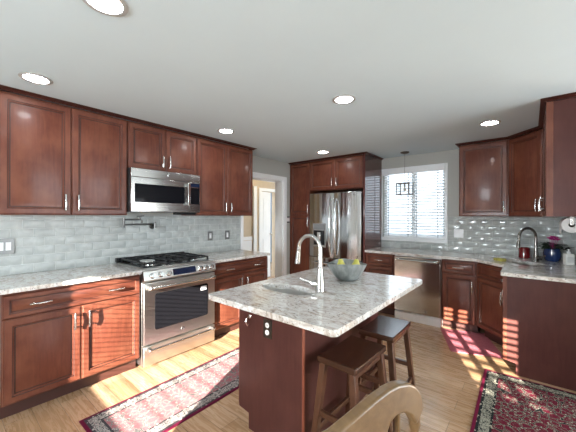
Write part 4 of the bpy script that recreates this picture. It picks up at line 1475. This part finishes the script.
# soap dispenser
so = empty('soap_dispenser', (0.310, 4.210, CT1 + 0.0005), 0.3, 'square white soap dispenser with black pump by the blue pot', 'soap dispenser')
MB().box(-0.036, 0.036, -0.036, 0.036, 0, 0.118).build('bottle', plain('white_ceramic', (0.85, 0.84, 0.80), 0.3), so, 0.008, 3)
MB().box(-0.026, 0.026, -0.0375, -0.0362, 0.028, 0.085).build('bottle_label', plain('grey_label', (0.70, 0.70, 0.67), 0.6), so)
MB().lathe([(0.016, 0.1185), (0.016, 0.136), (0.007, 0.140), (0.006, 0.165)], seg=16).build('collar', WHITE, so)
MB().tube([(0, 0, 0.1655), (0, 0, 0.178)], 0.012, 12).tube([(0, 0, 0.173), (-0.030, -0.02, 0.171), (-0.038, -0.026, 0.163)], [0.007, 0.006, 0.005], 8).build('pump', BLACK, so)
# sponge
SPN = NT('sponge_green')
SPN.color(SPN.ramp(SPN.noise(SPN.coords(), 30, 3), [(0.35, (0.30, 0.27, 0.05)), (0.65, (0.52, 0.46, 0.12))]))
SPN.set(rough=0.9)
o = MB().box(-0.055, 0.055, -0.032, 0.032, 0, 0.030).build('sponge', SPN.m, loc=(-0.262, 4.075, CT1 + 0.0005), rot=(0, 0, -0.7), bevel=0.006)
tag(o, 'yellow-green sponge on the counter edge left of the corner sink', 'sponge')

# paper towel roll under the wall cabinet
RXm = Matrix.Rotation(PI / 2, 4, 'X')
pt = empty('paper_towel_holder', (0.285, 3.60, 1.343), 0, 'white paper towel roll on a holder under the right wall cabinet', 'paper towels')
MB().lathe([(0.022, 0.0), (0.068, 0.0), (0.068, -0.27), (0.022, -0.27), (0.022, 0.0)], seg=36, M=RXm, closed=False).build('roll', plain('paper_white', (0.88, 0.87, 0.85), 0.9, var=0.03), pt)
MB().box(-0.068, -0.0665, 0.02, 0.25, -0.085, 0.0).build('loose_sheet', plain('paper_white_sheet', (0.88, 0.87, 0.85), 0.9), pt)
MB().lathe([(0.004, 0.003), (0.016, 0.003), (0.0195, 0.001), (0.0195, -0.272), (0.004, -0.274)], seg=20, M=RXm).build('spindle', BLACK, pt)
MB().box(-0.012, 0.012, -0.008, -0.004, 0.0, 0.0735).box(-0.012, 0.012, 0.279, 0.285, 0.0, 0.0735).box(-0.012, 0.012, -0.014, 0.285, 0.0705, 0.0745).build('bracket', NICKEL, pt, 0.001)

# repeats that belong together share a group phrase
GROUPS = {'bar_stool': 'bar stools at the island', 'pear': 'pears in the grey bowl', 'wall_outlet': 'electrical outlets', 'light_switch': 'wall switch plates',
          'wall_cabinet': 'cherry wall cabinets', 'base_cabinet': 'cherry base cabinets'}
for ob in SC.objects:
    kind_ = ob.name.split('.')[0]
    if ob.parent is None and kind_ in GROUPS:
        ob['group'] = GROUPS[kind_]
